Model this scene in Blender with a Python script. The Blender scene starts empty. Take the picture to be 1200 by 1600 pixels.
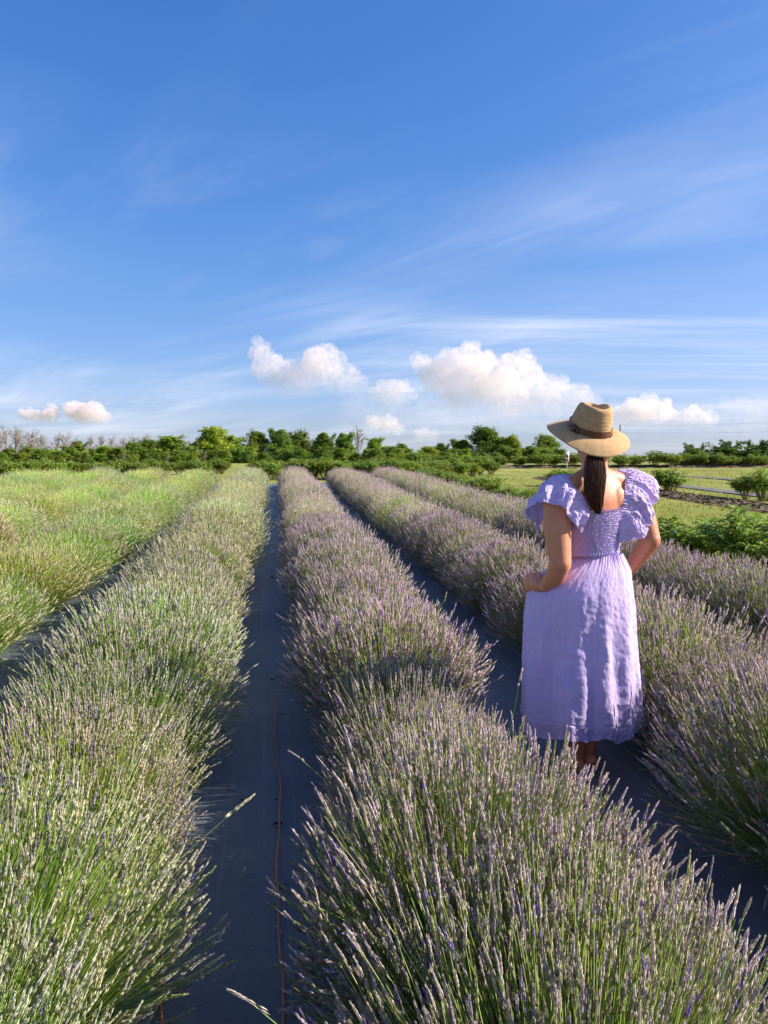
import bpy, bmesh, math, random
import numpy as np
from mathutils import Vector, Matrix, noise as mnoise

R = math.radians
SC = bpy.context.scene
COL = SC.collection

# ------------------------------------------------------------------ camera
CAM_Z, PITCH, YAW, F = 1.55, R(4.19), R(8.06), 1200.0
cam_d = bpy.data.cameras.new('camera')
cam_d.sensor_fit = 'HORIZONTAL'; cam_d.sensor_width = 36.0; cam_d.lens = 36.0
cam_d.clip_start = 0.05; cam_d.clip_end = 60000
cam = bpy.data.objects.new('camera', cam_d); COL.objects.link(cam)
cam.location = (0, 0, CAM_Z)
cam.rotation_euler = (math.pi/2 - PITCH, 0, -YAW)
SC.camera = cam

# ------------------------------------------------------------------ light
SUN_DIR = Vector((1.0, -0.12, 0)).normalized()
SUN_EL = R(31)
sun_vec = Vector((SUN_DIR.x*math.cos(SUN_EL), SUN_DIR.y*math.cos(SUN_EL), math.sin(SUN_EL)))
sd = bpy.data.lights.new('sun', 'SUN'); sd.energy = 5.0; sd.angle = R(0.6); sd.color = (1.0, 0.91, 0.785)
so = bpy.data.objects.new('sun', sd); COL.objects.link(so)
so.rotation_euler = sun_vec.to_track_quat('Z', 'Y').to_euler()
so.location = (8, 3, 9)

SC.view_settings.view_transform = 'Standard'; SC.view_settings.look = 'None'
SC.view_settings.gamma = 1.0; SC.view_settings.use_curve_mapping = False
SC.view_settings.exposure = 0.95
SC.cycles.use_denoising = True
SC.cycles.use_adaptive_sampling = True; SC.cycles.adaptive_threshold = .025
SC.cycles.max_bounces = 7; SC.cycles.diffuse_bounces = 3; SC.cycles.transmission_bounces = 4
SC.cycles.transparent_max_bounces = 8; SC.cycles.volume_bounces = 6
SC.cycles.caustics_reflective = False; SC.cycles.caustics_refractive = False

class NT:
    """tiny node-tree helper"""
    def __init__(s, tree):
        s.t = tree; s.n = tree.nodes; s.l = tree.links
    def new(s, kind, **kw):
        n = s.n.new(kind)
        for k, v in kw.items():
            if k in ('ins',):
                for i, val in v.items():
                    if hasattr(val, 'is_linked') or hasattr(val, 'links'):
                        s.l.new(val, n.inputs[i])
                    else:
                        n.inputs[i].default_value = val
            else:
                setattr(n, k, v)
        return n
    def math(s, op, a, b=None, c=None, clamp=False):
        n = s.n.new('ShaderNodeMath'); n.operation = op; n.use_clamp = clamp
        for i, v in enumerate((a, b, c)):
            if v is None: continue
            if hasattr(v, 'links'): s.l.new(v, n.inputs[i])
            else: n.inputs[i].default_value = v
        return n.outputs[0]
    def noise(s, vec, scale, detail=4, rough=.55, dist=0, out='Fac', dims='3D'):
        n = s.n.new('ShaderNodeTexNoise'); n.noise_dimensions = dims
        n.inputs['Scale'].default_value = scale; n.inputs['Detail'].default_value = detail
        n.inputs['Roughness'].default_value = rough; n.inputs['Distortion'].default_value = dist
        if vec is not None: s.l.new(vec, n.inputs['Vector'])
        return n.outputs[out]
    def ramp(s, fac, stops, interp='LINEAR'):
        n = s.n.new('ShaderNodeValToRGB'); cr = n.color_ramp; cr.interpolation = interp
        while len(cr.elements) < len(stops): cr.elements.new(.5)
        for e, (p, c) in zip(cr.elements, stops):
            e.position = p
            e.color = (c, c, c, 1) if isinstance(c, (int, float)) else (*c, 1)
        s.l.new(fac, n.inputs[0]); return n.outputs[0]
    def mix(s, fac, a, b, mode='MIX'):
        n = s.n.new('ShaderNodeMix'); n.data_type = 'RGBA'; n.blend_type = mode
        for idx, v in ((0, fac), (6, a), (7, b)):
            if hasattr(v, 'links'): s.l.new(v, n.inputs[idx])
            else: n.inputs[idx].default_value = v if idx == 0 else (*v, 1)
        return n.outputs[2]
    def mapping(s, vec, scale=(1, 1, 1), rot=(0, 0, 0), loc=(0, 0, 0)):
        n = s.n.new('ShaderNodeMapping'); s.l.new(vec, n.inputs[0])
        n.inputs['Scale'].default_value = scale; n.inputs['Rotation'].default_value = rot
        n.inputs['Location'].default_value = loc
        return n.outputs[0]

# ------------------------------------------------------------------ sky
SHO, HUE, SAT, SKYMUL = .14, .502, 1.2, (.92, 1.0, 1.31)
CIR = (7.7, 1.9)
S1 = (50, 9.4, 4.4)
w = bpy.data.worlds.new('World'); SC.world = w; w.use_nodes = True
t = NT(w.node_tree); w.node_tree.nodes.clear()
sky = t.new('ShaderNodeTexSky', sky_type='NISHITA', sun_disc=False)
sky.sun_elevation = SUN_EL; sky.sun_rotation = math.atan2(SUN_DIR.x, SUN_DIR.y)
sky.altitude = 100; sky.air_density = 1.0; sky.dust_density = 0.8; sky.ozone_density = 4.0
# soft shoulder: the photograph's tone curve holds back the bright horizon
sv = t.new('ShaderNodeVectorMath', operation='MULTIPLY_ADD', ins={0: sky.outputs[0], 1: (SHO,)*3, 2: (1., 1., 1.)})
sq = t.new('ShaderNodeVectorMath', operation='DIVIDE', ins={0: sky.outputs[0], 1: sv.outputs[0]})
hs = t.new('ShaderNodeHueSaturation', ins={'Hue': HUE, 'Saturation': SAT, 'Value': 1.0, 'Color': t.mix(1.0, sq.outputs[0], SKYMUL, 'MULTIPLY')})
tc = t.new('ShaderNodeTexCoord')
sp = t.new('ShaderNodeSeparateXYZ', ins={0: tc.outputs['Generated']})
den = t.math('ADD', t.math('MAXIMUM', sp.outputs[2], 0.0), 0.10)
cx = t.math('DIVIDE', sp.outputs[0], den); cy = t.math('DIVIDE', sp.outputs[1], den)
cv = t.new('ShaderNodeCombineXYZ', ins={0: cx, 1: cy}).outputs[0]
# high thin cirrus: a long diagonal sweep and low combed streaks, patchy
def streaks(rot, scl, loc, base, rough, dist, lo, hi):
    m = t.mapping(t.mapping(cv, rot=(0, 0, R(rot))), scale=scl, loc=loc)
    return t.ramp(t.noise(m, base, 9, rough, dist), [(lo, 0.), (hi, 1.)], 'EASE')
patch = t.ramp(t.noise(t.mapping(cv, scale=(.34, .34, 1), loc=(CIR[0], CIR[1], 0)), 1.0, 3, .5, .2), [(.42, 0.), (.64, 1.)], 'EASE')
patch1 = t.ramp(t.noise(t.mapping(cv, scale=(.5, .5, 1), loc=(S1[1]*3, S1[2]*5, 0)), 1.0, 3, .5, .2), [(.36, 0.), (.66, 1.)], 'EASE')
s1 = streaks(S1[0], (.42, 1.5, 1), (S1[1], S1[2], 0), 1.0, .60, .9, .36, .80)
s2 = streaks(12, (.22, 1.9, 1), (.9, .1, 0), .8, .62, .7, .42, .78)
low = t.ramp(sp.outputs[2], [(.10, 1.), (.42, 0.)], 'EASE')
cir = t.math('ADD', t.math('MULTIPLY', t.math('MULTIPLY', s1, patch1), .46), t.math('MULTIPLY', t.math('MULTIPLY', s2, patch), t.math('MULTIPLY', low, .62)))
cf = t.math('MINIMUM', t.math('ADD', cir, t.math('MULTIPLY', patch, .07)), .75)
skyc = t.mix(cf, hs.outputs[0], (4.2, 4.4, 5.0))
bg = t.new('ShaderNodeBackground', ins={0: skyc, 1: 0.118})
wo = t.new('ShaderNodeOutputWorld'); w.node_tree.links.new(bg.outputs[0], wo.inputs[0])

# ------------------------------------------------------------------ mesh helpers
def np_mesh(name, V, Fs, col=None, mats=None, midx=None, smooth=False):
    """V (n,3); Fs one (m,k) int array or a list of them; col (n,3) base-colour attribute"""
    if not isinstance(Fs, (list, tuple)): Fs = [Fs]
    Fs = [np.asarray(f, dtype=np.int32) for f in Fs if len(f)]
    V = np.asarray(V, dtype=np.float32)
    me = bpy.data.meshes.new(name)
    me.vertices.add(len(V)); me.vertices.foreach_set('co', V.ravel())
    nl = sum(f.size for f in Fs); npoly = sum(len(f) for f in Fs)
    me.loops.add(nl); me.polygons.add(npoly)
    me.loops.foreach_set('vertex_index', np.concatenate([f.ravel() for f in Fs]))
    tot = np.concatenate([np.full(len(f), f.shape[1], np.int32) for f in Fs])
    st = np.concatenate([[0], np.cumsum(tot)[:-1]]).astype(np.int32)
    me.polygons.foreach_set('loop_start', st); me.polygons.foreach_set('loop_total', tot)
    if smooth: me.polygons.foreach_set('use_smooth', np.ones(npoly, bool))
    if midx is not None: me.polygons.foreach_set('material_index', np.asarray(midx, np.int32))
    me.update(calc_edges=True); me.validate()
    if col is not None:
        a = me.attributes.new('Col', 'FLOAT_COLOR', 'POINT')
        c4 = np.ones((len(V), 4), np.float32); c4[:, :3] = col
        a.data.foreach_set('color', c4.ravel())
    for m in (mats or []): me.materials.append(m)
    return me

def link(name, me, parent=None, mat=None, loc=None, **props):
    o = bpy.data.objects.new(name, me); COL.objects.link(o)
    if parent is not None: o.parent = parent
    if loc is not None: o.location = loc
    if mat is not None and me is not None and not len(me.materials): me.materials.append(mat)
    for k, v in props.items(): o[k] = v
    return o

def tag(o, label=None, category=None, group=None, kind=None):
    for k, v in (('label', label), ('category', category), ('group', group), ('kind', kind)):
        if v: o[k] = v
    return o

class MB:
    """collects parametric shapes, then builds one mesh"""
    def __init__(s): s.V = []; s.F = {}; s.n = 0; s.C = []
    def add(s, V, F, col=None):
        V = np.asarray(V, float).reshape(-1, 3); F = np.asarray(F, int)
        s.F.setdefault(F.shape[1], []).append(F + s.n); s.V.append(V); s.n += len(V)
        s.C.append(np.tile(np.asarray(col if col is not None else (1, 1, 1), float), (len(V), 1)))
    def grid(s, P, cu=False, cv=False, col=None):
        """P (nu,nv,3) -> quads, optionally closed"""
        nu, nv = P.shape[:2]
        iu = np.arange(nu if cu else nu-1); iv = np.arange(nv if cv else nv-1)
        a, b = np.meshgrid(iu, iv, indexing='ij'); a2 = (a+1) % nu; b2 = (b+1) % nv
        Fq = np.stack([a*nv+b, a2*nv+b, a2*nv+b2, a*nv+b2], -1).reshape(-1, 4)
        s.add(P.reshape(-1, 3), Fq, col)
    def tube(s, pts, rad, k=6, caps=True, col=None):
        pts = np.asarray(pts, float); n = len(pts)
        rad = np.broadcast_to(np.asarray(rad, float), (n,))
        T = np.gradient(pts, axis=0); T /= np.linalg.norm(T, axis=1)[:, None] + 1e-9
        ref = np.array([0, 0, 1.]) if abs(T[:, 2]).mean() < .8 else np.array([1., 0, 0])
        A = np.cross(T, ref); A /= np.linalg.norm(A, axis=1)[:, None] + 1e-9
        B = np.cross(T, A)
        an = np.arange(k)*2*np.pi/k
        P = pts[:, None] + rad[:, None, None]*(A[:, None]*np.cos(an)[None, :, None] + B[:, None]*np.sin(an)[None, :, None])
        base = s.n
        s.grid(P, cv=True, col=col)
        if caps:
            for j, idx in ((0, range(k)), (n-1, range(k-1, -1, -1))):
                s.F.setdefault(k, []).append(np.array([[base + j*k + i for i in idx]]))
    def box(s, c, size, rz=0, col=None):
        c = np.asarray(c, float); hx, hy, hz = np.asarray(size, float)/2
        V = np.array([[x, y, z] for z in (-hz, hz) for x, y in ((-hx, -hy), (hx, -hy), (hx, hy), (-hx, hy))])
        cz, sz = math.cos(rz), math.sin(rz)
        V = np.stack([V[:, 0]*cz - V[:, 1]*sz, V[:, 0]*sz + V[:, 1]*cz, V[:, 2]], -1) + c
        s.add(V, [[3, 2, 1, 0], [4, 5, 6, 7], [0, 1, 5, 4], [1, 2, 6, 5], [2, 3, 7, 6], [3, 0, 4, 7]], col)
    def mesh(s, name, smooth=True, mats=None, col=False):
        return np_mesh(name, np.concatenate(s.V), [np.concatenate(v) for v in s.F.values()],
                       np.concatenate(s.C) if col else None, mats, smooth=smooth)

def material(name):
    m = bpy.data.materials.new(name); m.use_nodes = True
    m.node_tree.nodes.clear()
    t = NT(m.node_tree)
    out = t.new('ShaderNodeOutputMaterial')
    return m, t, out

def plant_mat(name, trans=.3, base=None, rough=.6, spec=.25, objcol=True, var=.0, tcol=(1.0, 1.0, .7)):
    """leaf matter: attribute colour x object colour, part of the light passes through"""
    m, t, out = material(name)
    if base is None:
        c = t.new('ShaderNodeAttribute', attribute_name='Col').outputs['Color']
    else:
        rg = t.new('ShaderNodeRGB'); rg.outputs[0].default_value = (*base, 1); c = rg.outputs[0]
    if objcol:
        oi = t.new('ShaderNodeObjectInfo'); c = t.mix(1.0, c, oi.outputs['Color'], 'MULTIPLY')
    p = t.new('ShaderNodeBsdfPrincipled', ins={'Base Color': c, 'Roughness': rough, 'Specular IOR Level': spec})
    if trans > 0:
        tcx = t.mix(1.0, c, tcol, 'MULTIPLY')
        tr = t.new('ShaderNodeBsdfTranslucent', ins={0: tcx})
        mx = t.new('ShaderNodeMixShader', ins={0: trans, 1: p.outputs[0], 2: tr.outputs[0]})
        m.node_tree.links.new(mx.outputs[0], out.inputs[0])
    else:
        m.node_tree.links.new(p.outputs[0], out.inputs[0])
    return m

# ------------------------------------------------------------------ terrain
def gz(y):
    """the field climbs gently away from the camera, then levels out"""
    y = np.asarray(y, float)
    s = 0.0225
    return np.where(y < 24, s*y, s*24 + s*10*(1 - np.exp(-np.maximum(y-24, 0)/10.0)))

fx, fy = math.sin(YAW), math.cos(YAW)
def world(px, depth, lift=None):
    """ground point seen in column px of the photograph at a horizontal depth in metres"""
    xc = (px-600)/F*depth/math.cos(PITCH)*1.0
    X = xc*fy + depth*fx; Y = depth*fy - xc*fx
    return X, Y
def z_at(py, depth):
    """height of row py at that depth"""
    a = math.atan((800-py)/F) - PITCH
    return CAM_Z + depth*math.tan(a)
# ================================================================== ground
def ground_mat():
    m, t, out = material('meadow_grass')
    co = t.new('ShaderNodeNewGeometry').outputs['Position']
    n1 = t.noise(co, .35, 5, .6); n2 = t.noise(co, 9., 6, .7); n3 = t.noise(t.mapping(co, scale=(.15, 1.2, 1)), 1.2, 4, .6)
    c = t.ramp(n1, [(.3, (.19, .21, .045)), (.55, (.30, .31, .075)), (.75, (.38, .36, .115))])
    c = t.mix(t.ramp(n3, [(.5, 0.), (.75, .6)]), c, (.31, .27, .12))
    c = t.mix(t.ramp(n2, [(.45, 0.), (.75, .65)]), c, (.07, .10, .02))
    b = t.new('ShaderNodeBump', ins={'Strength': .7, 'Distance': .05, 'Height': n2})
    p = t.new('ShaderNodeBsdfPrincipled', ins={'Base Color': c, 'Roughness': .9, 'Specular IOR Level': .1, 'Normal': b.outputs[0]})
    m.node_tree.links.new(p.outputs[0], out.inputs[0]); return m
ys = np.concatenate([np.linspace(-400, -10, 8), np.linspace(-8, 60, 70), np.geomspace(64, 9000, 26)])
xs = np.concatenate([-np.geomspace(9000, 42, 22), np.linspace(-40, 60, 101), np.geomspace(64, 9000, 22)])
gx, gy = np.meshgrid(xs, ys, indexing='ij')
rg = np.random.default_rng(5)
gzv = gz(gy) - .012 + np.where((gx > 5) & (gy < 60), rg.normal(0, .008, gx.shape), 0)
mb = MB(); mb.grid(np.stack([gx, gy, gzv], -1))
ground = link('ground', mb.mesh('ground'), mat=ground_mat(), kind='structure')

def fabric_mat():
    m, t, out = material('woven_weed_fabric')
    co = t.new('ShaderNodeNewGeometry').outputs['Position']
    weave_x = t.new('ShaderNodeTexWave', wave_type='BANDS', bands_direction='X', ins={'Vector': co, 'Scale': 160., 'Distortion': .4, 'Detail': 1.})
    weave_y = t.new('ShaderNodeTexWave', wave_type='BANDS', bands_direction='Y', ins={'Vector': co, 'Scale': 110., 'Distortion': .4, 'Detail': 1.})
    wv = t.math('MULTIPLY', weave_x.outputs['Fac'], weave_y.outputs['Fac'])
    # creases that run along the roll
    cr = t.noise(t.mapping(co, scale=(34, .45, 1)), 1.0, 5, .62)
    cr2 = t.noise(t.mapping(co, scale=(3.2, .8, 1)), 1.0, 3, .5)
    dust = t.noise(co, 2.2, 6, .65)
    fine = t.noise(co, 90., 3, .6)
    wr = t.noise(t.mapping(co, scale=(2.0, 7.0, 1)), 1.6, 5, .62, 1.2)
    scuff = t.noise(t.mapping(co, scale=(9, 2.2, 1)), 1.0, 7, .72, .6)
    c = t.ramp(dust, [(.34, (.080, .100, .134)), (.6, (.112, .130, .162)), (.8, (.17, .18, .195))])
    c = t.mix(t.ramp(cr, [(.54, 0.), (.68, .8)]), c, (.15, .165, .185))
    c = t.mix(t.ramp(fine, [(.62, 0.), (.8, .6)]), c, (.21, .205, .19))
    c = t.mix(t.ramp(scuff, [(.55, 0.), (.74, .55)]), c, (.19, .195, .20))
    h = t.math('ADD', t.math('ADD', t.math('MULTIPLY', wv, .16), t.math('MULTIPLY', wr, 1.6)), t.math('ADD', t.math('MULTIPLY', cr, .9), t.math('MULTIPLY', cr2, 2.0)))
    b = t.new('ShaderNodeBump', ins={'Strength': .8, 'Distance': .008, 'Height': h})
    p = t.new('ShaderNodeBsdfPrincipled', ins={'Base Color': c, 'Roughness': .5, 'Specular IOR Level': .55, 'Normal': b.outputs[0]})
    m.node_tree.links.new(p.outputs[0], out.inputs[0]); return m
FAB = fabric_mat()
SP = 1.53; PATH0 = -.13                       # row spacing, x of the path the camera stands on
def fabric(name, x0, x1, y0, y1, lift, seed, mat=None):
    r = np.random.default_rng(seed)
    X = np.linspace(x0, x1, 27); Y = np.linspace(y0, y1, int((y1-y0)*7))
    gx, gy = np.meshgrid(X, Y, indexing='ij')
    z = gz(gy) + lift
    for i in range(16):
        kx, ky, ph = r.uniform(2, 9), r.uniform(.4, 5), r.uniform(0, 6.3)
        z += .0016*np.sin(kx*gx + ky*gy*(1 if i % 2 else -1) + ph)
    gxx = gx + .02*np.sin(gy*.9+seed)*(np.abs(gx-(x0+x1)/2) > (x1-x0)*.45)
    mb = MB(); mb.grid(np.stack([gxx, gy, z], -1))
    return link(name, mb.mesh(name), mat=mat or FAB, kind='structure')
for k, (xa, xb) in enumerate(((-9, -6.1), (-6.13, -4.65), (-4.68, -3.2), (-3.23, -.74), (-.76, .59), (.57, 2.1), (2.08, 3.46), (3.44, 4.3))):
    fabric('fabric_path', xa, xb, -1.5, 26.5, .014 + (.006 if k % 2 else 0), 10+k)
def dusty_mat():
    m, t, out = material('dusty_weathered_fabric')
    co = t.new('ShaderNodeNewGeometry').outputs['Position']
    n = t.noise(co, 3., 6, .7)
    c = t.ramp(n, [(.35, (.10, .10, .115)), (.6, (.19, .185, .19)), (.75, (.26, .235, .18))])
    p = t.new('ShaderNodeBsdfPrincipled', ins={'Base Color': c, 'Roughness': .95, 'Specular IOR Level': .1})
    m.node_tree.links.new(p.outputs[0], out.inputs[0]); return m
DUSTY = dusty_mat()
fabric('fabric_strip', 13.0, 13.7, 9, 27, .014, 31, DUSTY)
fabric('fabric_strip', 17.4, 17.9, 14, 32, .014, 32, DUSTY)

# mulch bed below the scattered peonies
def soil_mat():
    m, t, out = material('straw_mulch')
    co = t.new('ShaderNodeNewGeometry').outputs['Position']
    n = t.noise(co, 14., 5, .7)
    c = t.ramp(n, [(.3, (.05, .035, .022)), (.5, (.14, .10, .06)), (.7, (.27, .21, .14))])
    b = t.new('ShaderNodeBump', ins={'Strength': .8, 'Distance': .03, 'Height': n})
    p = t.new('ShaderNodeBsdfPrincipled', ins={'Base Color': c, 'Roughness': .95, 'Specular IOR Level': .1, 'Normal': b.outputs[0]})
    m.node_tree.links.new(p.outputs[0], out.inputs[0]); return m
SOIL = soil_mat()
def mulch(x0, x1, y0, y1, seed, h=.10):
    r = np.random.default_rng(seed)
    n = 14; X = np.linspace(0, 1, n); L = np.linspace(0, 1, 160)
    gx, gl = np.meshgrid(X, L, indexing='ij')
    px = x0 + (x1-x0)*gx if abs(y1-y0) > abs(x1-x0) else x0 + (x1-x0)*gl
    py = y0 + (y1-y0)*gl if abs(y1-y0) > abs(x1-x0) else y0 + (y1-y0)*gx
    px = px + r.normal(0, .05, px.shape); py = py + r.normal(0, .05, py.shape)
    z = gz(py) - .03 + h*np.sin(np.pi*gx)**.7*(.6+.6*r.random(px.shape))
    mb = MB(); mb.grid(np.stack([px, py, z], -1))
    # straw and bark chips
    for i in range(900):
        u, v = r.random(2); cx = x0+(x1-x0)*u; cy = y0+(y1-y0)*v
        uu = u if abs(y1-y0) > abs(x1-x0) else v
        zz = float(gz(cy)) + h*math.sin(math.pi*uu)**.7*.85
        mb.box((cx, cy, zz), (r.uniform(.04, .16), r.uniform(.02, .05), r.uniform(.015, .04)), r.uniform(0, 3.1))
    return link('soil_bed', mb.mesh('soil_bed', smooth=False), mat=SOIL, kind='structure')
mulch(10.2, 11.7, 8, 30, 3)
mulch(8.5, 48, 47.6, 49.6, 4, .22)

# short mown grass between the beds
def grass():
    r = np.random.default_rng(8); n = 70000
    d = 8 + 34*r.random(n)**1.3
    X = 5.9 + (d*1.05)*r.random(n)*.8; Y = d + r.uniform(-1, 1, n)
    ok = ~((X > 10.2) & (X < 11.7)) & ~((X > 12.95) & (X < 13.95)) & ~((X > 17.4) & (X < 18.2)) & (mbn(X, Y) > -.25)
    X, Y = X[ok], Y[ok]; n = len(X)
    h = r.uniform(.03, .085, n)*(1+.5*mbn(X*2, Y*2)); a = r.uniform(0, 6.28, n); wd = r.uniform(.006, .014, n)
    lean = r.normal(0, .03, (n, 2))
    B = np.stack([X, Y, gz(Y)-.015], -1)
    dx = np.stack([np.cos(a)*wd, np.sin(a)*wd, np.zeros(n)], -1)
    T = B + np.stack([lean[:, 0], lean[:, 1], h], -1)
    V = np.stack([B-dx, B+dx, T], 1).reshape(-1, 3)
    base = np.array([(.24, .28, .05), (.34, .34, .085), (.42, .37, .13)])[r.integers(0, 3, n)]
    return np_mesh('grass', V, np.arange(3*n).reshape(-1, 3), np.repeat(base, 3, 0))
def mbn(X, Y):
    return .5*np.sin(X*.9+1.3*np.sin(Y*.5)) * np.cos(Y*.7+np.sin(X*.8)) + .3*np.sin(2.1*X+.7*Y)
GRASSM = plant_mat('mown_grass_blades', .35, objcol=False)
tag(link('grass', grass(), mat=GRASSM), 'short mown yellow-green grass between the peony beds', 'grass', kind='stuff')
# ================================================================== lavender
def frames(D):
    """orthonormal frames with z along D (n,3)"""
    D = D/np.linalg.norm(D, axis=1)[:, None]
    ref = np.where(np.abs(D[:, 2:3]) > .95, np.array([[1., 0, 0]]), np.array([[0, 0, 1.]]))
    A = np.cross(ref, D); A /= np.linalg.norm(A, axis=1)[:, None]
    B = np.cross(D, A)
    return A, B, D

def spike_template(rs, lod):
    """bud whorls up a unit-long axis, radius ~1; returns V, F(tri), bud id"""
    V, Fc, ids = [], [], []
    def bud(c, d, ln, wd, sides, bid):
        n0 = len(V); d = d/np.linalg.norm(d)
        a = np.cross(d, [.3, .5, .81]); a /= np.linalg.norm(a); b = np.cross(d, a)
        V.append(c); 
        for i in range(sides):
            an = 2*np.pi*i/sides
            V.append(c + d*ln*.5 + (a*math.cos(an)+b*math.sin(an))*wd)
        V.append(c + d*ln)
        for i in range(sides):
            j = (i+1) % sides
            Fc.append((n0, n0+1+j, n0+1+i)); Fc.append((n0+sides+1, n0+1+i, n0+1+j))
        ids.extend([bid]*(sides+2))
    bid = 0
    if lod == 0:
        hs = [-.5, -.02, .20, .40, .58, .74, .88]; nb = [3, 4, 5, 5, 4, 4, 3]
        for k, (h, n) in enumerate(zip(hs, nb)):
            rr = 1 - .5*max(h, 0)**1.5
            for i in range(n):
                an = 2*np.pi*(i+.5*(k % 2))/n + rs.uniform(-.3, .3)
                o = np.array([math.cos(an), math.sin(an), 0])
                bud(o*.22*rr + np.array([0, 0, h + rs.uniform(-.03, .03)]), o*1.0*np.array([1, 1, 1]) + np.array([0, 0, .085]), 1.0*rr*rs.uniform(.75, 1.15), .30*rr, 3, bid); bid += 1
    elif lod == 1:
        hs = [-.35, 0, .3, .58, .84]; nb = [1, 3, 3, 3, 1]
        for k, (h, n) in enumerate(zip(hs, nb)):
            rr = 1 - .45*max(h, 0)**1.5
            for i in range(n):
                an = 2*np.pi*(i+.5*(k % 2))/n + rs.uniform(-.4, .4)
                o = np.array([math.cos(an), math.sin(an), 0])
                bud(o*.15*rr + np.array([0, 0, h]), o + np.array([0, 0, .14]), 1.05*rr, .45*rr, 3, bid); bid += 1
    else:
        for k, h in enumerate((-.1, .42)):
            bud(np.array([rs.uniform(-.2, .2), rs.uniform(-.2, .2), h]), np.array([rs.uniform(-.3, .3), rs.uniform(-.3, .3), .62]), .62, .8-.2*k, 3, bid); bid += 1
    V = np.array(V); 
    return V, np.array(Fc), np.array(ids), bid

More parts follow.
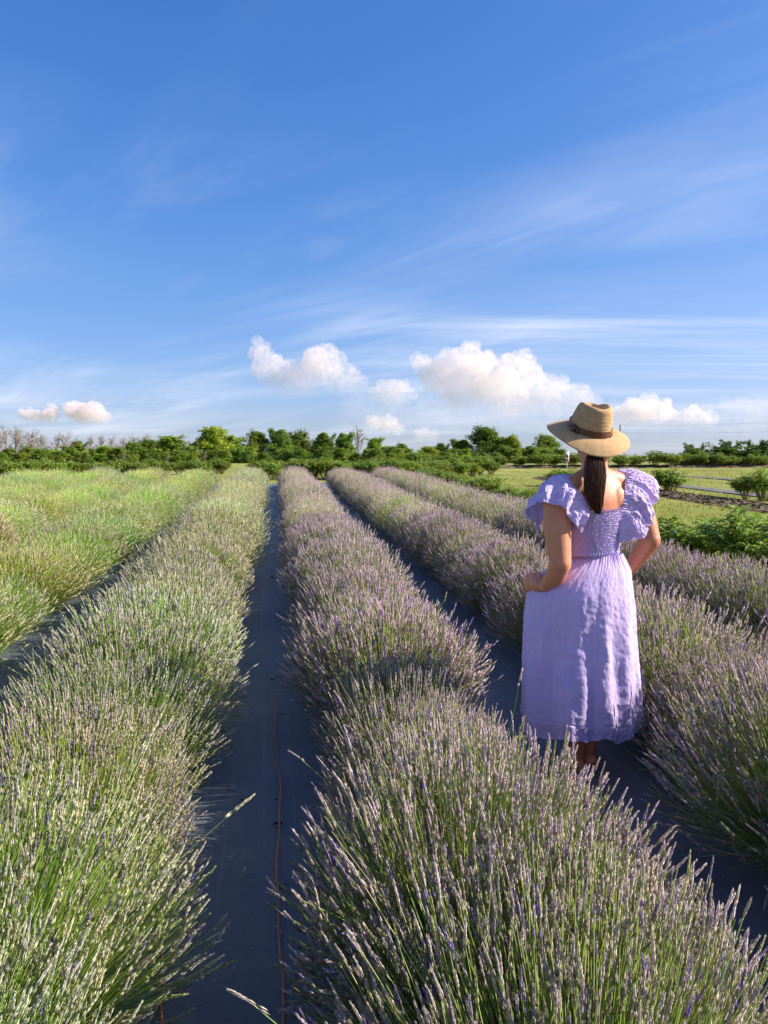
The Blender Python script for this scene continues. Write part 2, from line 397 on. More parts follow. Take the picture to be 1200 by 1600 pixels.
def lavender_parts(seed, nst, lod, flower=1.0, hgt=.58, rad=.56):
    r = np.random.default_rng(seed)
    rr = np.sqrt(r.random(nst)); ph = r.uniform(0, 2*np.pi, nst)
    th = np.clip(rr*R(84) + r.normal(0, .08, nst), 0, R(93))
    jit = 1 + np.clip(r.normal(-.02, .10, nst), -.3, .14)
    lob = 1 + .08*np.sin(3*ph+seed) + .06*np.sin(5*ph+2*seed)
    Rt = rad*np.sin(th)**.95*jit*lob
    Ht = (.10 + (hgt-.10)*np.clip(np.cos(th), 0, 1)**.80)*jit
    Ht = np.maximum(Ht, .05)
    cx, sx = np.cos(ph), np.sin(ph)
    r0 = .17*rr
    P0 = np.stack([r0*cx, r0*sx, .02 + .06*r.random(nst)], -1)
    P2 = np.stack([Rt*cx, Rt*sx, Ht], -1)
    P1 = np.stack([(r0+(Rt-r0)*.60)*cx, (r0+(Rt-r0)*.60)*sx, P0[:, 2] + (Ht-P0[:, 2])*.44], -1)
    P1 += r.normal(0, .022, P1.shape); odd = r.random(nst) < .05; P2[odd] += r.normal(0, .07, (odd.sum(), 3)); P2[:, 2] = np.maximum(P2[:, 2], .04); P2[:, :2] += r.normal(0, .012, (nst, 2))
    nr = {0: 5, 1: 4, 2: 3}[lod]
    u = np.linspace(.12, 1, nr)[None, :, None]
    C = (1-u)**2*P0[:, None] + 2*u*(1-u)*P1[:, None] + u*u*P2[:, None]
    srad = {0: .00112, 1: .00145, 2: .0028}[lod]
    T = P2 - P1 + r.normal(0, .02, P2.shape); T[:, 2] += .03
    A, B, D = frames(T)
    k = 3 if lod < 2 else 2
    an = np.arange(k)*2*np.pi/k + .4
    ring = (A[:, None]*np.cos(an)[None, :, None] + B[:, None]*np.sin(an)[None, :, None])*srad
    P = C[:, :, None] + ring[:, None]*np.linspace(1.25, .8, nr)[None, :, None, None]   # n, nr, k, 3
    SV = P.reshape(-1, 3); n0 = (np.arange(nst)*nr*k)[:, None]
    if k == 3:
        q = np.array([[j*k+i, j*k+(i+1) % k, (j+1)*k+(i+1) % k, (j+1)*k+i] for j in range(nr-1) for i in range(k)])
    else:
        q = np.array([[j*2, j*2+1, (j+1)*2+1, (j+1)*2] for j in range(nr-1)])
    SF = (n0[:, :, None] + q[None]).reshape(-1, 4)
    # stem colours: yellow green to grey green, per stem
    ca = np.array([.50, .60, .18]); cb = np.array([.34, .49, .15]); cc = np.array([.62, .63, .36])
    mixv = r.random((nst, 1)); sc = ca*(1-mixv)+cb*mixv; dry = r.random(nst) < .13; sc[dry] = cc*r.uniform(.8, 1.1)
    sc = sc*r.uniform(.8, 1.2, (nst, 1))
    SC_ = np.repeat(sc, nr*k, 0)
    stems = (SV, SF, SC_)
    # flower spikes
    keep = r.random(nst) < flower
    idx = np.where(keep)[0]; V, Fc, CC = [], [], []
    tm = [spike_template(r, lod) for _ in range(4)]; off = 0
    which = r.integers(0, 4, len(idx))
    for q4 in range(4):
        tv, tf, tid, nb = tm[q4]; ii = idx[which == q4]; n = len(ii)
        if not n: continue
        ln = r.uniform(.030, .060, n); wd = {0: .0032, 1: .0040, 2: .0062}[lod]*r.uniform(.75, 1.2, n)
        Dd = D[ii] + r.normal(0, .07, (n, 3)); a, b, d = frames(Dd)
        tw = r.uniform(0, 6.28, n)[:, None]; a, b = a*np.cos(tw)+b*np.sin(tw), b*np.cos(tw)-a*np.sin(tw)
        X = P2[ii][:, None] - d[:, None]*.004 + tv[None, :, 0:1]*wd[:, None, None]*a[:, None] + tv[None, :, 1:2]*wd[:, None, None]*b[:, None] + tv[None, :, 2:3]*ln[:, None, None]*d[:, None]
        m = len(tv)
        V.append(X.reshape(-1, 3)); Fc.append((off + (np.arange(n)*m)[:, None, None] + tf[None]).reshape(-1, 3)); off += n*m
        # bud colours: dusty mauve, straw, a few open violet florets
        mau = np.array([.61, .53, .635]); tan = np.array([.755, .68, .60]); grn = np.array([.46, .48, .26])
        s = r.random((n, 1)); base = mau*(1-s) + tan*s
        g = r.random((n, 1)) < .22; base = np.where(g, grn, base)*r.uniform(.78, 1.22, (n, 1))
        bc = np.repeat(base[:, None], nb, 1)*r.uniform(.8, 1.2, (n, nb, 1))
        bloom = (r.random((n, 1)) < (.085 if lod == 0 else .05)) & (r.random((n, nb)) < .55) | (r.random((n, nb)) < .012)
        bc = np.where(bloom[..., None], np.array([.30, .205, .60])*r.uniform(.8, 1.3, (n, nb, 1)), bc)
        CC.append(bc[:, tid].reshape(-1, 3))
    spikes = (np.concatenate(V), np.concatenate(Fc), np.concatenate(CC))
    # leaf shoots low in the bush
    nl = {0: 4600, 1: 2200, 2: 900}[lod]; sz = {0: 1., 1: 1.5, 2: 2.4}[lod]
    q = r.random(nl)**.55; tl = np.arccos(r.uniform(.02, 1, nl)); pl = r.uniform(0, 6.28, nl)
    er = .36*q*lob[:nl] if nl <= nst else .36*q
    Pl = np.stack([er*np.sin(tl)*np.cos(pl), er*np.sin(tl)*np.sin(pl), .03+.30*q*np.cos(tl)], -1)
    dl = np.stack([np.sin(tl)*np.cos(pl), np.sin(tl)*np.sin(pl), np.cos(tl)+.5], -1) + r.normal(0, .35, (nl, 3))
    a, b, d = frames(dl); L = r.uniform(.03, .055, nl)[:, None]*sz**.5; Wd = r.uniform(.0018, .003, nl)[:, None]*sz
    LV = np.stack([Pl, Pl+d*L*.5+a*Wd, Pl+d*L+b*L*.12, Pl+d*L*.5-a*Wd], 1).reshape(-1, 3)
    LF = np.arange(4*nl).reshape(-1, 4)
    lc = np.array([.17, .28, .075])*(1-(m_ := r.random((nl, 1)))) + np.array([.33, .44, .11])*m_
    leaves = (LV, LF, np.repeat(lc, 4, 0))
    return leaves, stems, spikes

LEAFM = plant_mat('lavender_leaf', .45, rough=.6)
STEMM = plant_mat('lavender_stem', .42, rough=.55)
BUDM = plant_mat('lavender_bud', .36, rough=.75, spec=.15, tcol=(1, .96, .85))

def lav_protos(lod, specs):
    out = []
    for (seed, nst, flower, hgt, rad) in specs:
        lv, stm, spk = lavender_parts(seed, nst, lod, flower, hgt, rad)
        if lod < 2:
            out.append((np_mesh('foliage', *lv, mats=[LEAFM]), np_mesh('stems', *stm, mats=[STEMM], smooth=True), np_mesh('flower_spikes', *spk, mats=[BUDM])))
        else:
            V = np.concatenate([lv[0], stm[0], spk[0]]); o1 = len(lv[0]); o2 = o1+len(stm[0])
            C = np.concatenate([lv[2], stm[2], spk[2]])
            q = np.concatenate([lv[1], stm[1]+o1]); tr = spk[1]+o2
            mi = np.concatenate([np.zeros(len(lv[1])), np.ones(len(stm[1])), np.full(len(tr), 2)])
            out.append(np_mesh('lavender_bush', V, [q, tr], C, [LEAFM, STEMM, BUDM], mi))
    return out
P_HI = lav_protos(0, [(1, 3250, .76, .585, .50), (2, 3250, .74, .57, .50)])
P_MID = lav_protos(1, [(3, 2800, .80, .58, .50), (4, 2700, .80, .57, .50)])
P_FAR = lav_protos(2, [(6, 1900, .97, .58, .50), (7, 1900, .97, .57, .50), (8, 1800, .97, .58, .50)])
G_MID = lav_protos(1, [(11, 2000, .40, .50, .50), (12, 2000, .55, .52, .51)])
G_FAR = lav_protos(2, [(13, 1400, .42, .50, .50), (14, 1400, .62, .53, .51)])

ORD = ['first', 'second', 'third', 'fourth', 'fifth', 'sixth', 'seventh', 'eighth', 'ninth', 'tenth', 'eleventh', 'twelfth', 'thirteenth',
       'fourteenth', 'fifteenth', 'sixteenth', 'seventeenth', 'eighteenth', 'nineteenth', 'twentieth']
def ordinal(i):
    if i < 20: return ORD[i]
    return {2: 'twenty-', 3: 'thirty-', 4: 'forty-', 5: 'fifty-', 6: 'sixty-'}[(i+1)//10] + ORD[(i % 10)] if (i+1) % 10 else {30: 'thirtieth', 40: 'fortieth', 50: 'fiftieth', 60: 'sixtieth'}[i+1]
ROWX = {0: (.585, .91), -1: (-.765, .99), 1: (2.06, .95), 2: (3.45, .93), -2: (-2.26, 1.10), -3: (-3.75, 1.1), -4: (-5.15, 1.1), -5: (-6.55, 1.1)}
ROWS = [  # row index, first y, last y, look, where
    (0, .62, 24.6, 'grey-mauve', 'in the row between fabric path and woman'),
    (-1, .60, 25.0, 'straw-mauve', 'in the row left of the fabric path'),
    (1, 1.75, 24.6, 'dusky mauve', 'in the row just right of the woman'),
    (2, 3.7, 24.6, 'purple-grey', 'in the outermost row beside the peonies'),
    (-2, 3.6, 25.0, 'bright green', 'in the second row left of the path'),
    (-3, 6.0, 25.0, 'yellow-green', 'in the third row left of the path'),
    (-4, 8.5, 25.0, 'pale green', 'in the fourth row left of the path'),
    (-5, 11., 25.0, 'grey-green', 'in the fifth row left of the path'),
]
rl = random.Random(4)
for (k, y0, y1, look, where) in ROWS:
    xc, rs = ROWX[k]
    y = y0; i = 0
    while y < y1:
        if k in (0, -1) and i < 5: y = ((.70, 1.34, 1.98, 2.68, 3.32) if k == 0 else (.66, 1.26, 1.86, 2.72, 3.36))[i]
        x = xc + rl.uniform(-.035, .035); sc = rl.uniform(.91, 1.08)*{0: 1.06, 1: 1.12, 2: 1.14, 3: .88, 4: .94}.get(i if k in (0, -1) else 9, 1.)
        if k == 1 and y < 3: sc *= 1.12; x -= .08
        green = k <= -2
        gmix = rl.random()
        if y < 3.4 and not green and abs(xc-.6) < 1.8: lod, pool = 0, P_HI
        elif y < 10.5: lod, pool = 1, (G_MID if green and gmix < .72 else P_MID)
        else: lod, pool = 2, (G_FAR if green and gmix < .72 else P_FAR)
        if green: tint = (rl.uniform(.88, 1.1), rl.uniform(.98, 1.15), rl.uniform(.55, .75))
        elif k == -1: tint = (rl.uniform(.95, 1.06), rl.uniform(.99, 1.10), rl.uniform(.72, .84))
        else:
            pv = rl.uniform(.4, 1)*min(1, .2+y/7); tint = (1.0+.05*pv, 1.02-.13*pv, .88+.17*pv)
        pr = pool[(i+k) % len(pool)] if lod else pool[(i+(k == 0)) % 2]
        rot = rl.uniform(0, 6.28)
        lab = f'{ordinal(i)} {look} lavender bush from the front {where}'
        loc = (x, y, float(gz(y))+.012)
        if lod == 2:
            o = link('lavender_bush', pr); leaves = [o]
        else:
            o = link('lavender_bush', None); o.empty_display_size = .2
            leaves = [link(n, me, parent=o, kind='stuff') for n, me in zip(('foliage', 'stems', 'flower_spikes'), pr)]
        wf, hf = (.86, .94) if k == 0 and i < 5 else (.96, 1.) if k == -1 and i < 3 else (1., 1.)
        near = k in (0, -1) and i < 5
        if near: rot = math.pi*(i % 2) + (.3 if k else -.2)
        dx = -.035 if k == -1 and i < 3 else -.03 if k == 0 and i < 5 else 0.
        o.location = (loc[0]+dx, loc[1], loc[2]); o.rotation_euler = (0, 0, rot)
        o.scale = (sc*rs*wf, sc*rs*(1.12 if near else wf), sc*hf*rl.uniform(.95, 1.06))
        tag(o, lab, 'lavender', 'lavender bushes planted in rows')
        for q in leaves: q.color = (*tint, 1)
        i += 1; y += rl.uniform(.56, .70)*(1.12 if y < 3 else 1)
# ================================================================== the woman
D0 = 3.5
WX, WY = world(911, D0)
WZ = float(gz(WY)) + .016
person = link('person', None, loc=(WX, WY, WZ)); person.rotation_euler = (0, 0, -YAW)
tag(person, 'woman seen from behind in straw hat and lavender dress, hand on hip', 'person')
XR = (911-600)/F*D0/math.cos(PITCH)
def P(px, py, ly=0.):
    """photo column/row at a depth ly beyond the woman's spine -> her own coordinates (right, away, up)"""
    v = (800-py)/F; d = D0+ly
    dr = ((px-600)/F, math.cos(PITCH)+v*math.sin(PITCH), -math.sin(PITCH)+v*math.cos(PITCH))
    k = d/dr[1]
    return np.array([dr[0]*k - XR, ly, CAM_Z + dr[2]*k - WZ])

def vnoise(u, v, nu, nv, seed, periodic=True):
    """smooth value noise over u,v in 0..1, periodic in u"""
    r = np.random.default_rng(seed); g = r.uniform(-1, 1, (nu+1, nv+2))
    if periodic: g[nu] = g[0]
    fu = np.clip(u, 0, .99999)*nu; fv = np.clip(v, 0, .99999)*nv
    i = fu.astype(int); j = fv.astype(int); a = fu-i; b = fv-j
    a = a*a*(3-2*a); b = b*b*(3-2*b); i2 = i+1
    return (g[i, j]*(1-a)+g[i2, j]*a)*(1-b) + (g[i, j+1]*(1-a)+g[i2, j+1]*a)*b
def spline(ts, pts, t):
    """Catmull-Rom through pts at parameters ts (n,k) -> at t"""
    ts = np.asarray(ts, float); pts = np.asarray(pts, float)
    m = np.gradient(pts, ts, axis=0)
    i = np.clip(np.searchsorted(ts, t, 'right')-1, 0, len(ts)-2)
    h = (ts[i+1]-ts[i]); s = (t-ts[i])/h; s = s[..., None]; h = h[..., None]
    return (2*s**3-3*s**2+1)*pts[i] + (s**3-2*s**2+s)*h*m[i] + (-2*s**3+3*s**2)*pts[i+1] + (s**3-s**2)*h*m[i+1]

TA = R(24)                                   # shoulders turned to her left
LAT = np.array([math.cos(TA), math.sin(TA), 0]); FWD = np.array([-math.sin(TA), math.cos(TA), 0])
TC = lambda z: np.array([.045 + .012*np.clip((z-1.0)/.3, 0, 1) - .02*np.clip((1.0-z)/.3, 0, 1), .0, 0])
RINGS = np.array([  # z, lateral radius, depth radius
    (.78, .120, .095), (.88, .128, .098), (.96, .124, .092), (1.03, .122, .098), (1.10, .132, .102), (1.20, .146, .108),
    (1.27, .158, .102), (1.315, .150, .086), (1.35, .112, .072), (1.378, .072, .060), (1.405, .054, .053), (1.48, .052, .054)])
def torso(u, z, grow=0.):
    k = spline(RINGS[:, 0], RINGS[:, 1:], np.asarray(z, float))
    c = np.stack([TC(z)[0] + 0*u, TC(z)[1] + 0*u, z + 0*u], -1) if np.ndim(z) == 0 else None
    if c is None:
        cx = .045 + .012*np.clip((z-1.0)/.3, 0, 1) - .02*np.clip((1.0-z)/.3, 0, 1)
        c = np.stack([cx, 0*cx, z], -1)
    # the back is flatter than the chest
    a = np.cos(u)*(k[..., 0]+grow); b = np.sin(u)*(k[..., 1]+grow)
    b = np.where(b < 0, b*.92, b)
    return c + a[..., None]*LAT + b[..., None]*FWD

# ---- body: lofted torso + tapered limbs + head, fused into one continuous skin
bm_parts = MB()
uu = np.linspace(0, 2*np.pi, 33)[:-1]; zz = np.linspace(.80, 1.47, 40)
U, Z = np.meshgrid(uu, zz, indexing='ij')
Pt = torso(U, Z, -.016*np.clip((1.17-Z)/.06, 0, 1))
bm_parts.grid(Pt, cu=True)
nz = len(zz)
base = bm_parts.n - len(uu)*nz
bm_parts.F.setdefault(len(uu), []).append(np.array([[base+i*nz for i in range(len(uu))][::-1]]))
bm_parts.F[len(uu)].append(np.array([[base+i*nz+nz-1 for i in range(len(uu))]]))
def limb(pts, rads, k=16, n=10):
    pts = np.asarray(pts, float); ts = np.linspace(0, 1, len(pts)); t = np.linspace(0, 1, n*(len(pts)-1)+1)
    c = spline(ts, np.column_stack([pts, rads]), t)
    # rounded ends
    d0 = c[0, :3]-c[1, :3]; d0 /= np.linalg.norm(d0); d1 = c[-1, :3]-c[-2, :3]; d1 /= np.linalg.norm(d1)
    pre = [np.append(c[0, :3]+d0*c[0, 3]*q, c[0, 3]*math.sqrt(1-q*q)) for q in (.97, .8, .5)]
    post = [np.append(c[-1, :3]+d1*c[-1, 3]*q, c[-1, 3]*math.sqrt(1-q*q)) for q in (.5, .8, .97)]
    c = np.vstack([pre, c, post])
    bm_parts.tube(c[:, :3], c[:, 3], k)
def blob(c, rad, rot=None, n=24):
    u = np.linspace(0, 2*np.pi, n+1)[:-1]; v = np.linspace(.04, np.pi-.04, n//2+4)
    U, V = np.meshgrid(u, v, indexing='ij')
    S = np.stack([np.sin(V)*np.cos(U)*rad[0], np.sin(V)*np.sin(U)*rad[1], np.cos(V)*rad[2]], -1)
    if rot is not None: S = S @ np.array(rot).T
    b0 = bm_parts.n; bm_parts.grid(S+np.asarray(c, float), cu=True)
    nv = len(v)
    bm_parts.F.setdefault(n, []).append(np.array([[b0+i*nv for i in range(n)]]))
    bm_parts.F[n].append(np.array([[b0+i*nv+nv-1 for i in range(n)][::-1]]))
SHL = P(870, 775, -.085); SHR = P(981, 762, .075)
ELL = P(876, 880, -.165); WRL = P(850, 918, -.085)
EL_mid = P(871, 826, -.13)
limb([SHL, EL_mid, ELL], [.063, .060, .047])
limb([ELL, P(866, 901, -.13), WRL], [.048, .044, .027])
HANDL = P(838, 912, -.05)
limb([WRL, HANDL, P(835, 907, -.025)], [.027, .031, .024])
limb([P(851, 915, -.075), P(840, 917, -.045), P(835, 916, -.022)], [.022, .025, .021])
for i in range(4):   # four fingers, unequal, bent round the hip
    y0_ = 898 + 7.2*i; ln_ = (1.0, 1.12, 1.05, .85)[i]
    limb([P(836, y0_, -.022), P(826-1.5*(i in (1, 2)), y0_+1, .002), P(822.5-1.5*(i in (1, 2)), y0_+4, .002+.030*ln_), P(826, y0_+8, .002+.055*ln_)], [.0105, .0098, .0090-.0005*i, .0072], 10, 5)
limb([P(846, 906, -.065), P(843, 898, -.035), P(838, 894, -.005)], [.015, .0125, .009], 10, 5)     # thumb
ELR = P(1016, 843, .03); WRR = P(982, 893, .19)
limb([SHR, P(1002, 800, .06), ELR], [.058, .056, .046])
limb([ELR, P(1000, 866, .11), WRR], [.047, .043, .027])
limb([WRR, P(970, 897, .215), P(960, 899, .215)], [.027, .033, .028])
for i in range(4):
    limb([P(960, 889+6*i, .215), P(950, 891+6*i, .212), P(943, 893+6*i, .195)], [.0105, .0095, .0075], 10, 5)
limb([P(974, 890, .20), P(968, 884, .175), P(962, 882, .16)], [.014, .012, .009], 10, 5)
# shoulder yoke and neck
limb([SHL + [0.01, 0, .012], P(900, 757, -.045), P(926, 745, .0), P(955, 750, .035), SHR + [-.01, 0, .008]], [.055, .050, .052, .048, .050])
HC = P(926, 690, .045); NB = P(927, 752, .0)
limb([NB, (NB+HC)/2 + [0, .0, -.01], HC - [0, .01, .05]], [.056, .053, .055])
# shoulder blades
blob(torso(np.array(-2.05), np.array(1.25), -.022), (.05, .03, .07), np.stack([LAT, FWD, [0, 0, 1]], 1))
blob(torso(np.array(-1.02), np.array(1.25), -.022), (.05, .03, .07), np.stack([LAT, FWD, [0, 0, 1]], 1))
# head
HA = R(12); hx = np.array([math.cos(HA), math.sin(HA), 0]); hy = np.array([-math.sin(HA), math.cos(HA), 0]); hz = np.array([0, 0, 1.])
HR = np.stack([hx, hy, hz], 1)
hp = lambda x, y, z: HC + hx*x + hy*y + hz*z
blob(HC + hz*.03, (.072, .093, .095), HR); blob(hp(0, .02, -.035), (.058, .066, .078), HR)
blob(hp(0, .062, -.085), (.026, .022, .020), HR)                              # chin
limb([hp(0, .088, .022), hp(0, .101, -.010), hp(0, .108, -.024)], [.009, .010, .012], 10, 4)   # nose
for s in (-1, 1):
    blob(hp(s*.074, -.002, -.005), (.009, .020, .031), HR)                    # ears
    blob(hp(s*.030, .076, -.022), (.022, .020, .02), HR)                      # cheeks
    blob(hp(s*.027, .083, .030), (.022, .010, .008), HR)                      # brows
    blob(hp(s*.029, .080, .012), (.013, .012, .010), HR)                      # eyelids
blob(hp(0, .090, -.052), (.022, .010, .0055), HR); blob(hp(0, .088, -.062), (.019, .010, .0065), HR)   # lips
# legs and feet
for (hip, knee, calf, ank, toe) in (((-.05, -.03, .86), (-.028, -.03, .50), (-.03, -.045, .36), (-.018, -.03, .075), (-.045, .10, .028)),
                                    ((.10, .03, .86), (.068, .02, .50), (.06, .005, .36), (.052, .02, .075), (.045, .15, .028))):
    limb([hip, ((np.array(hip)+knee)/2) + [0, .01, 0], knee, calf, (np.array(calf)*.45+np.array(ank)*.55), ank], [.085, .074, .056, .055, .042, .036])
    an = np.array(ank)
    limb([an + [0, -.02, -.042], (an*.5+np.array(toe)*.5) + [0, 0, -.01], np.array(toe)], [.034, .036, .026])
raw = bm_parts.mesh('body_raw', smooth=True)
tmp = bpy.data.objects.new('tmp', raw); COL.objects.link(tmp)
md = tmp.modifiers.new('r', 'REMESH'); md.mode = 'VOXEL'; md.voxel_size = .0058; md.use_smooth_shade = True
ms = tmp.modifiers.new('s', 'SMOOTH'); ms.factor = .5; ms.iterations = 5
dg = bpy.context.evaluated_depsgraph_get()
body_me = bpy.data.meshes.new_from_object(tmp.evaluated_get(dg)); body_me.name = 'body'
bpy.data.objects.remove(tmp); bpy.data.meshes.remove(raw)
body_me.polygons.foreach_set('use_smooth', np.ones(len(body_me.polygons), bool))

def skin_mat():
    m, t, out = material('tanned_skin')
    co = t.new('ShaderNodeTexCoord').outputs['Object']
    n = t.noise(co, 11., 5, .65); n2 = t.noise(co, 220., 3, .6); n3 = t.noise(co, 60., 3, .6)
    c = t.ramp(n, [(.3, (.55, .20, .105)), (.7, (.67, .275, .145))])
    c = t.mix(t.ramp(n3, [(.56, 0.), (.75, .45)]), c, (.34, .14, .08))
    b = t.new('ShaderNodeBump', ins={'Strength': .15, 'Distance': .002, 'Height': n2})
    p = t.new('ShaderNodeBsdfPrincipled', ins={'Base Color': c, 'Roughness': .48, 'Specular IOR Level': .45, 'Subsurface Weight': .18, 'Subsurface Radius': (.012, .005, .003), 'Subsurface Scale': 1.0, 'Normal': b.outputs[0]})
    m.node_tree.links.new(p.outputs[0], out.inputs[0]); return m
SKIN = skin_mat()
for m_ in list(body_me.materials): body_me.materials.pop()
link('body', body_me, parent=person, mat=SKIN)

# ---- dress
def cloth_mat(name, stripes=True, bump=.5):
    m, t, out = material(name)
    uv = t.new('ShaderNodeAttribute', attribute_name='Col').outputs['Color']      # r: stripe, g: slub
    co = t.new('ShaderNodeTexCoord').outputs['Object']
    spx = t.new('ShaderNodeSeparateColor', ins={0: uv})
    n = t.noise(co, 9., 4, .6); crk = t.noise(t.mapping(co, scale=(150, 150, 38)), 1., 4, .65); thr = t.noise(t.mapping(co, scale=(300, 300, 900)), 1., 2, .5)
    c = t.ramp(n, [(.3, (.595, .465, .815)), (.7, (.655, .52, .855))])
    c = t.mix(t.math('MULTIPLY', spx.outputs[0], .42), c, (.84, .79, .93))
    h = t.math('ADD', t.math('MULTIPLY', crk, 1.0), t.math('MULTIPLY', thr, .25))
    b = t.new('ShaderNodeBump', ins={'Strength': bump, 'Distance': .004, 'Height': h})
    p = t.new('ShaderNodeBsdfPrincipled', ins={'Base Color': c, 'Roughness': .8, 'Specular IOR Level': .2, 'Sheen Weight': .15, 'Normal': b.outputs[0]})
    tr = t.new('ShaderNodeBsdfTranslucent', ins={0: c, 'Normal': b.outputs[0]})
    mx = t.new('ShaderNodeMixShader', ins={0: .22, 1: p.outputs[0], 2: tr.outputs[0]})
    m.node_tree.links.new(mx.outputs[0], out.inputs[0]); return m
CLOTH = cloth_mat('lavender_gauze')

def grid_mesh(name, Pg, stripe, cu=False, mat=None, thick=.0015):
    """cloth sheet with a little thickness"""
    mb = MB(); mb.grid(Pg, cu=cu)
    V = np.concatenate(mb.V); Fq = np.concatenate(mb.F[4])
    col = np.zeros((len(V), 3)); col[:, 0] = stripe.reshape(-1)
    return np_mesh(name, V, Fq, col, [mat or CLOTH], smooth=True)

# skirt: outline taken row by row
SK = [(864, 892, 974), (876, 876, 980), (890, 855, 986), (905, 838, 988), (925, 826, 990), (960, 821, 993), (1000, 819, 995), (1050, 817, 999), (1100, 815, 1002), (1112, 814, 1002), (1128, 817, 997)]
sk = []
for (py, l, r_) in SK:
    a, b = P(l, py, 0), P(r_, py, 0)
    sk.append(((a[2]+b[2])/2, (a[0]+b[0])/2, (b[0]-a[0])/2))
sk = np.array(sk)
NU, NV = 500, 185
u = np.linspace(0, 1, NU+1)[:-1]; v = np.linspace(0, 1, NV)
U, V_ = np.meshgrid(u, v, indexing='ij')
kk = spline(np.linspace(0, 1, len(sk))[:], sk, np.interp(V_, (sk[0, 0]-sk[:, 0])/(sk[0, 0]-sk[-1, 0]), np.linspace(0, 1, len(sk))))
zc, xc_, rx = kk[..., 0], kk[..., 1], kk[..., 2]
rx = rx - .006
ry = rx*(.82 - .04*np.exp(-((V_-.18)/.15)**2)) + .014*np.exp(-((V_-.22)/.14)**2)
ang = 2*np.pi*U + TA*.4
# soft folds widening to the hem; creases; gathers under the waist
def folds(U, V_):
    ph = 2*np.pi*U
    w1 = 1.25*vnoise(U, V_*.8, 15, 1, 61) + .85*vnoise((U+.02*V_) % 1, V_, 27, 2, 62) + .4*vnoise(U, V_, 47, 4, 63) + .25*np.sin(5*ph+2.2)
    return np.clip(w1, -1.4, 1.4)
fo = folds(U, V_)*(.0015 + .024*V_**1.15)
rg_ = .0040*np.sin(2*np.pi*U*74 + 4*vnoise(U, V_, 30, 8, 3))*np.exp(-V_/.06)*(.6+.6*vnoise(U, V_, 40, 2, 64)) + .004*vnoise(U, V_, 90, 5, 65)*np.exp(-V_/.2)
crs = .0046*vnoise(U, V_, 44, 15, 5) + .0030*vnoise((U+.05*V_) % 1, V_, 90, 34, 6) + .0022*vnoise((U-.08*V_) % 1, V_, 120, 60, 66) + .0014*vnoise(U, V_, 220, 100, 7)
skew = vnoise((U + .10*V_) % 1, V_, 46, 30, 8)
crs += .0045*np.maximum(skew-.2, 0)*np.clip(V_*3, 0, 1)
crs *= .48*np.clip(V_*2.5+.35, 0, 1)
rad = 1.0
ex = fo + rg_ + crs
# tuck seam above the hem, free hem below
ex += -.0035*np.exp(-((V_-.915)/.006)**2) + np.where(V_ > .915, .004*np.sin(2*np.pi*U*27+1.2), 0)
X = xc_ + (rx+ex)*np.cos(ang); Y = .005 + (ry+ex)*np.sin(ang)
zdrop = .010*np.sin(2*np.pi*U*3+1.0) + .008*np.sin(2*np.pi*U*7) + .012*fo/.018
# back of the hem hangs a little lower
zs = zc + (zdrop - .016*(np.sin(ang) < 0)*np.abs(np.sin(ang)))*np.clip((V_-.6)/.4, 0, 1)
# tilt of the waist
zs += (-.012*np.cos(ang))*(1-V_)**3*0
Sp = np.stack([X, Y, zs], -1)
ns = 68
ii = np.arange(NU)/NU*ns
wig = .12*np.sin(U*60+V_*9) + 1.6*vnoise(U, V_*0, 23, 1, 77)
dist = np.abs(((U*ns+wig) % 1)-.5)
amp = np.random.default_rng(4).uniform(.25, 1., ns)[(np.floor(U*ns+wig).astype(int)) % ns]
stripe = np.clip((.20-dist)/.06, 0, 1)*amp*(.75+.25*vnoise(U, V_, 90, 60, 12))
skirt = link('skirt', grid_mesh('skirt', Sp, stripe, cu=True), parent=person)
# lining frill peeping out below the hem
V2 = np.linspace(0, 1, 14); U2, W2 = np.meshgrid(u, V2, indexing='ij')
hemI = Sp[:, -10]
Lp = hemI[:, None, :]*np.ones((1, 14, 1)); cen = np.array([sk[-1, 1], 0, 0])
dirr = hemI - cen; dirr[:, 2] = 0; dirr /= np.linalg.norm(dirr, axis=1)[:, None]
Lp = Lp - dirr[:, None]*(.008 - .004*W2[..., None]) + dirr[:, None]*(.005*np.sin(2*np.pi*U2*33)[..., None]*W2[..., None])
Lp[..., 2] -= .045*W2 + .010*np.sin(2*np.pi*U2*2+.5)*W2
link('hem_frill', grid_mesh('hem_frill', Lp, 0*U2, cu=True), parent=skirt)
# gathered waistband
def ringband(name, z0, z1, grow, nw, parent):
    v3 = np.linspace(0, 1, 12); U3, W3 = np.meshgrid(np.linspace(0, 1, 361)[:-1], v3, indexing='ij')
    Zb = z0+(z1-z0)*W3
    Pb = torso(2*np.pi*U3, Zb, grow + .003*np.sin(2*np.pi*U3*nw+2*np.sin(U3*40)) + .005*np.sin(np.pi*W3))
    return link(name, grid_mesh(name, Pb, 0*U3, cu=True), parent=parent)
ringband('waistband', 1.008, 1.03, .006, 70, person)

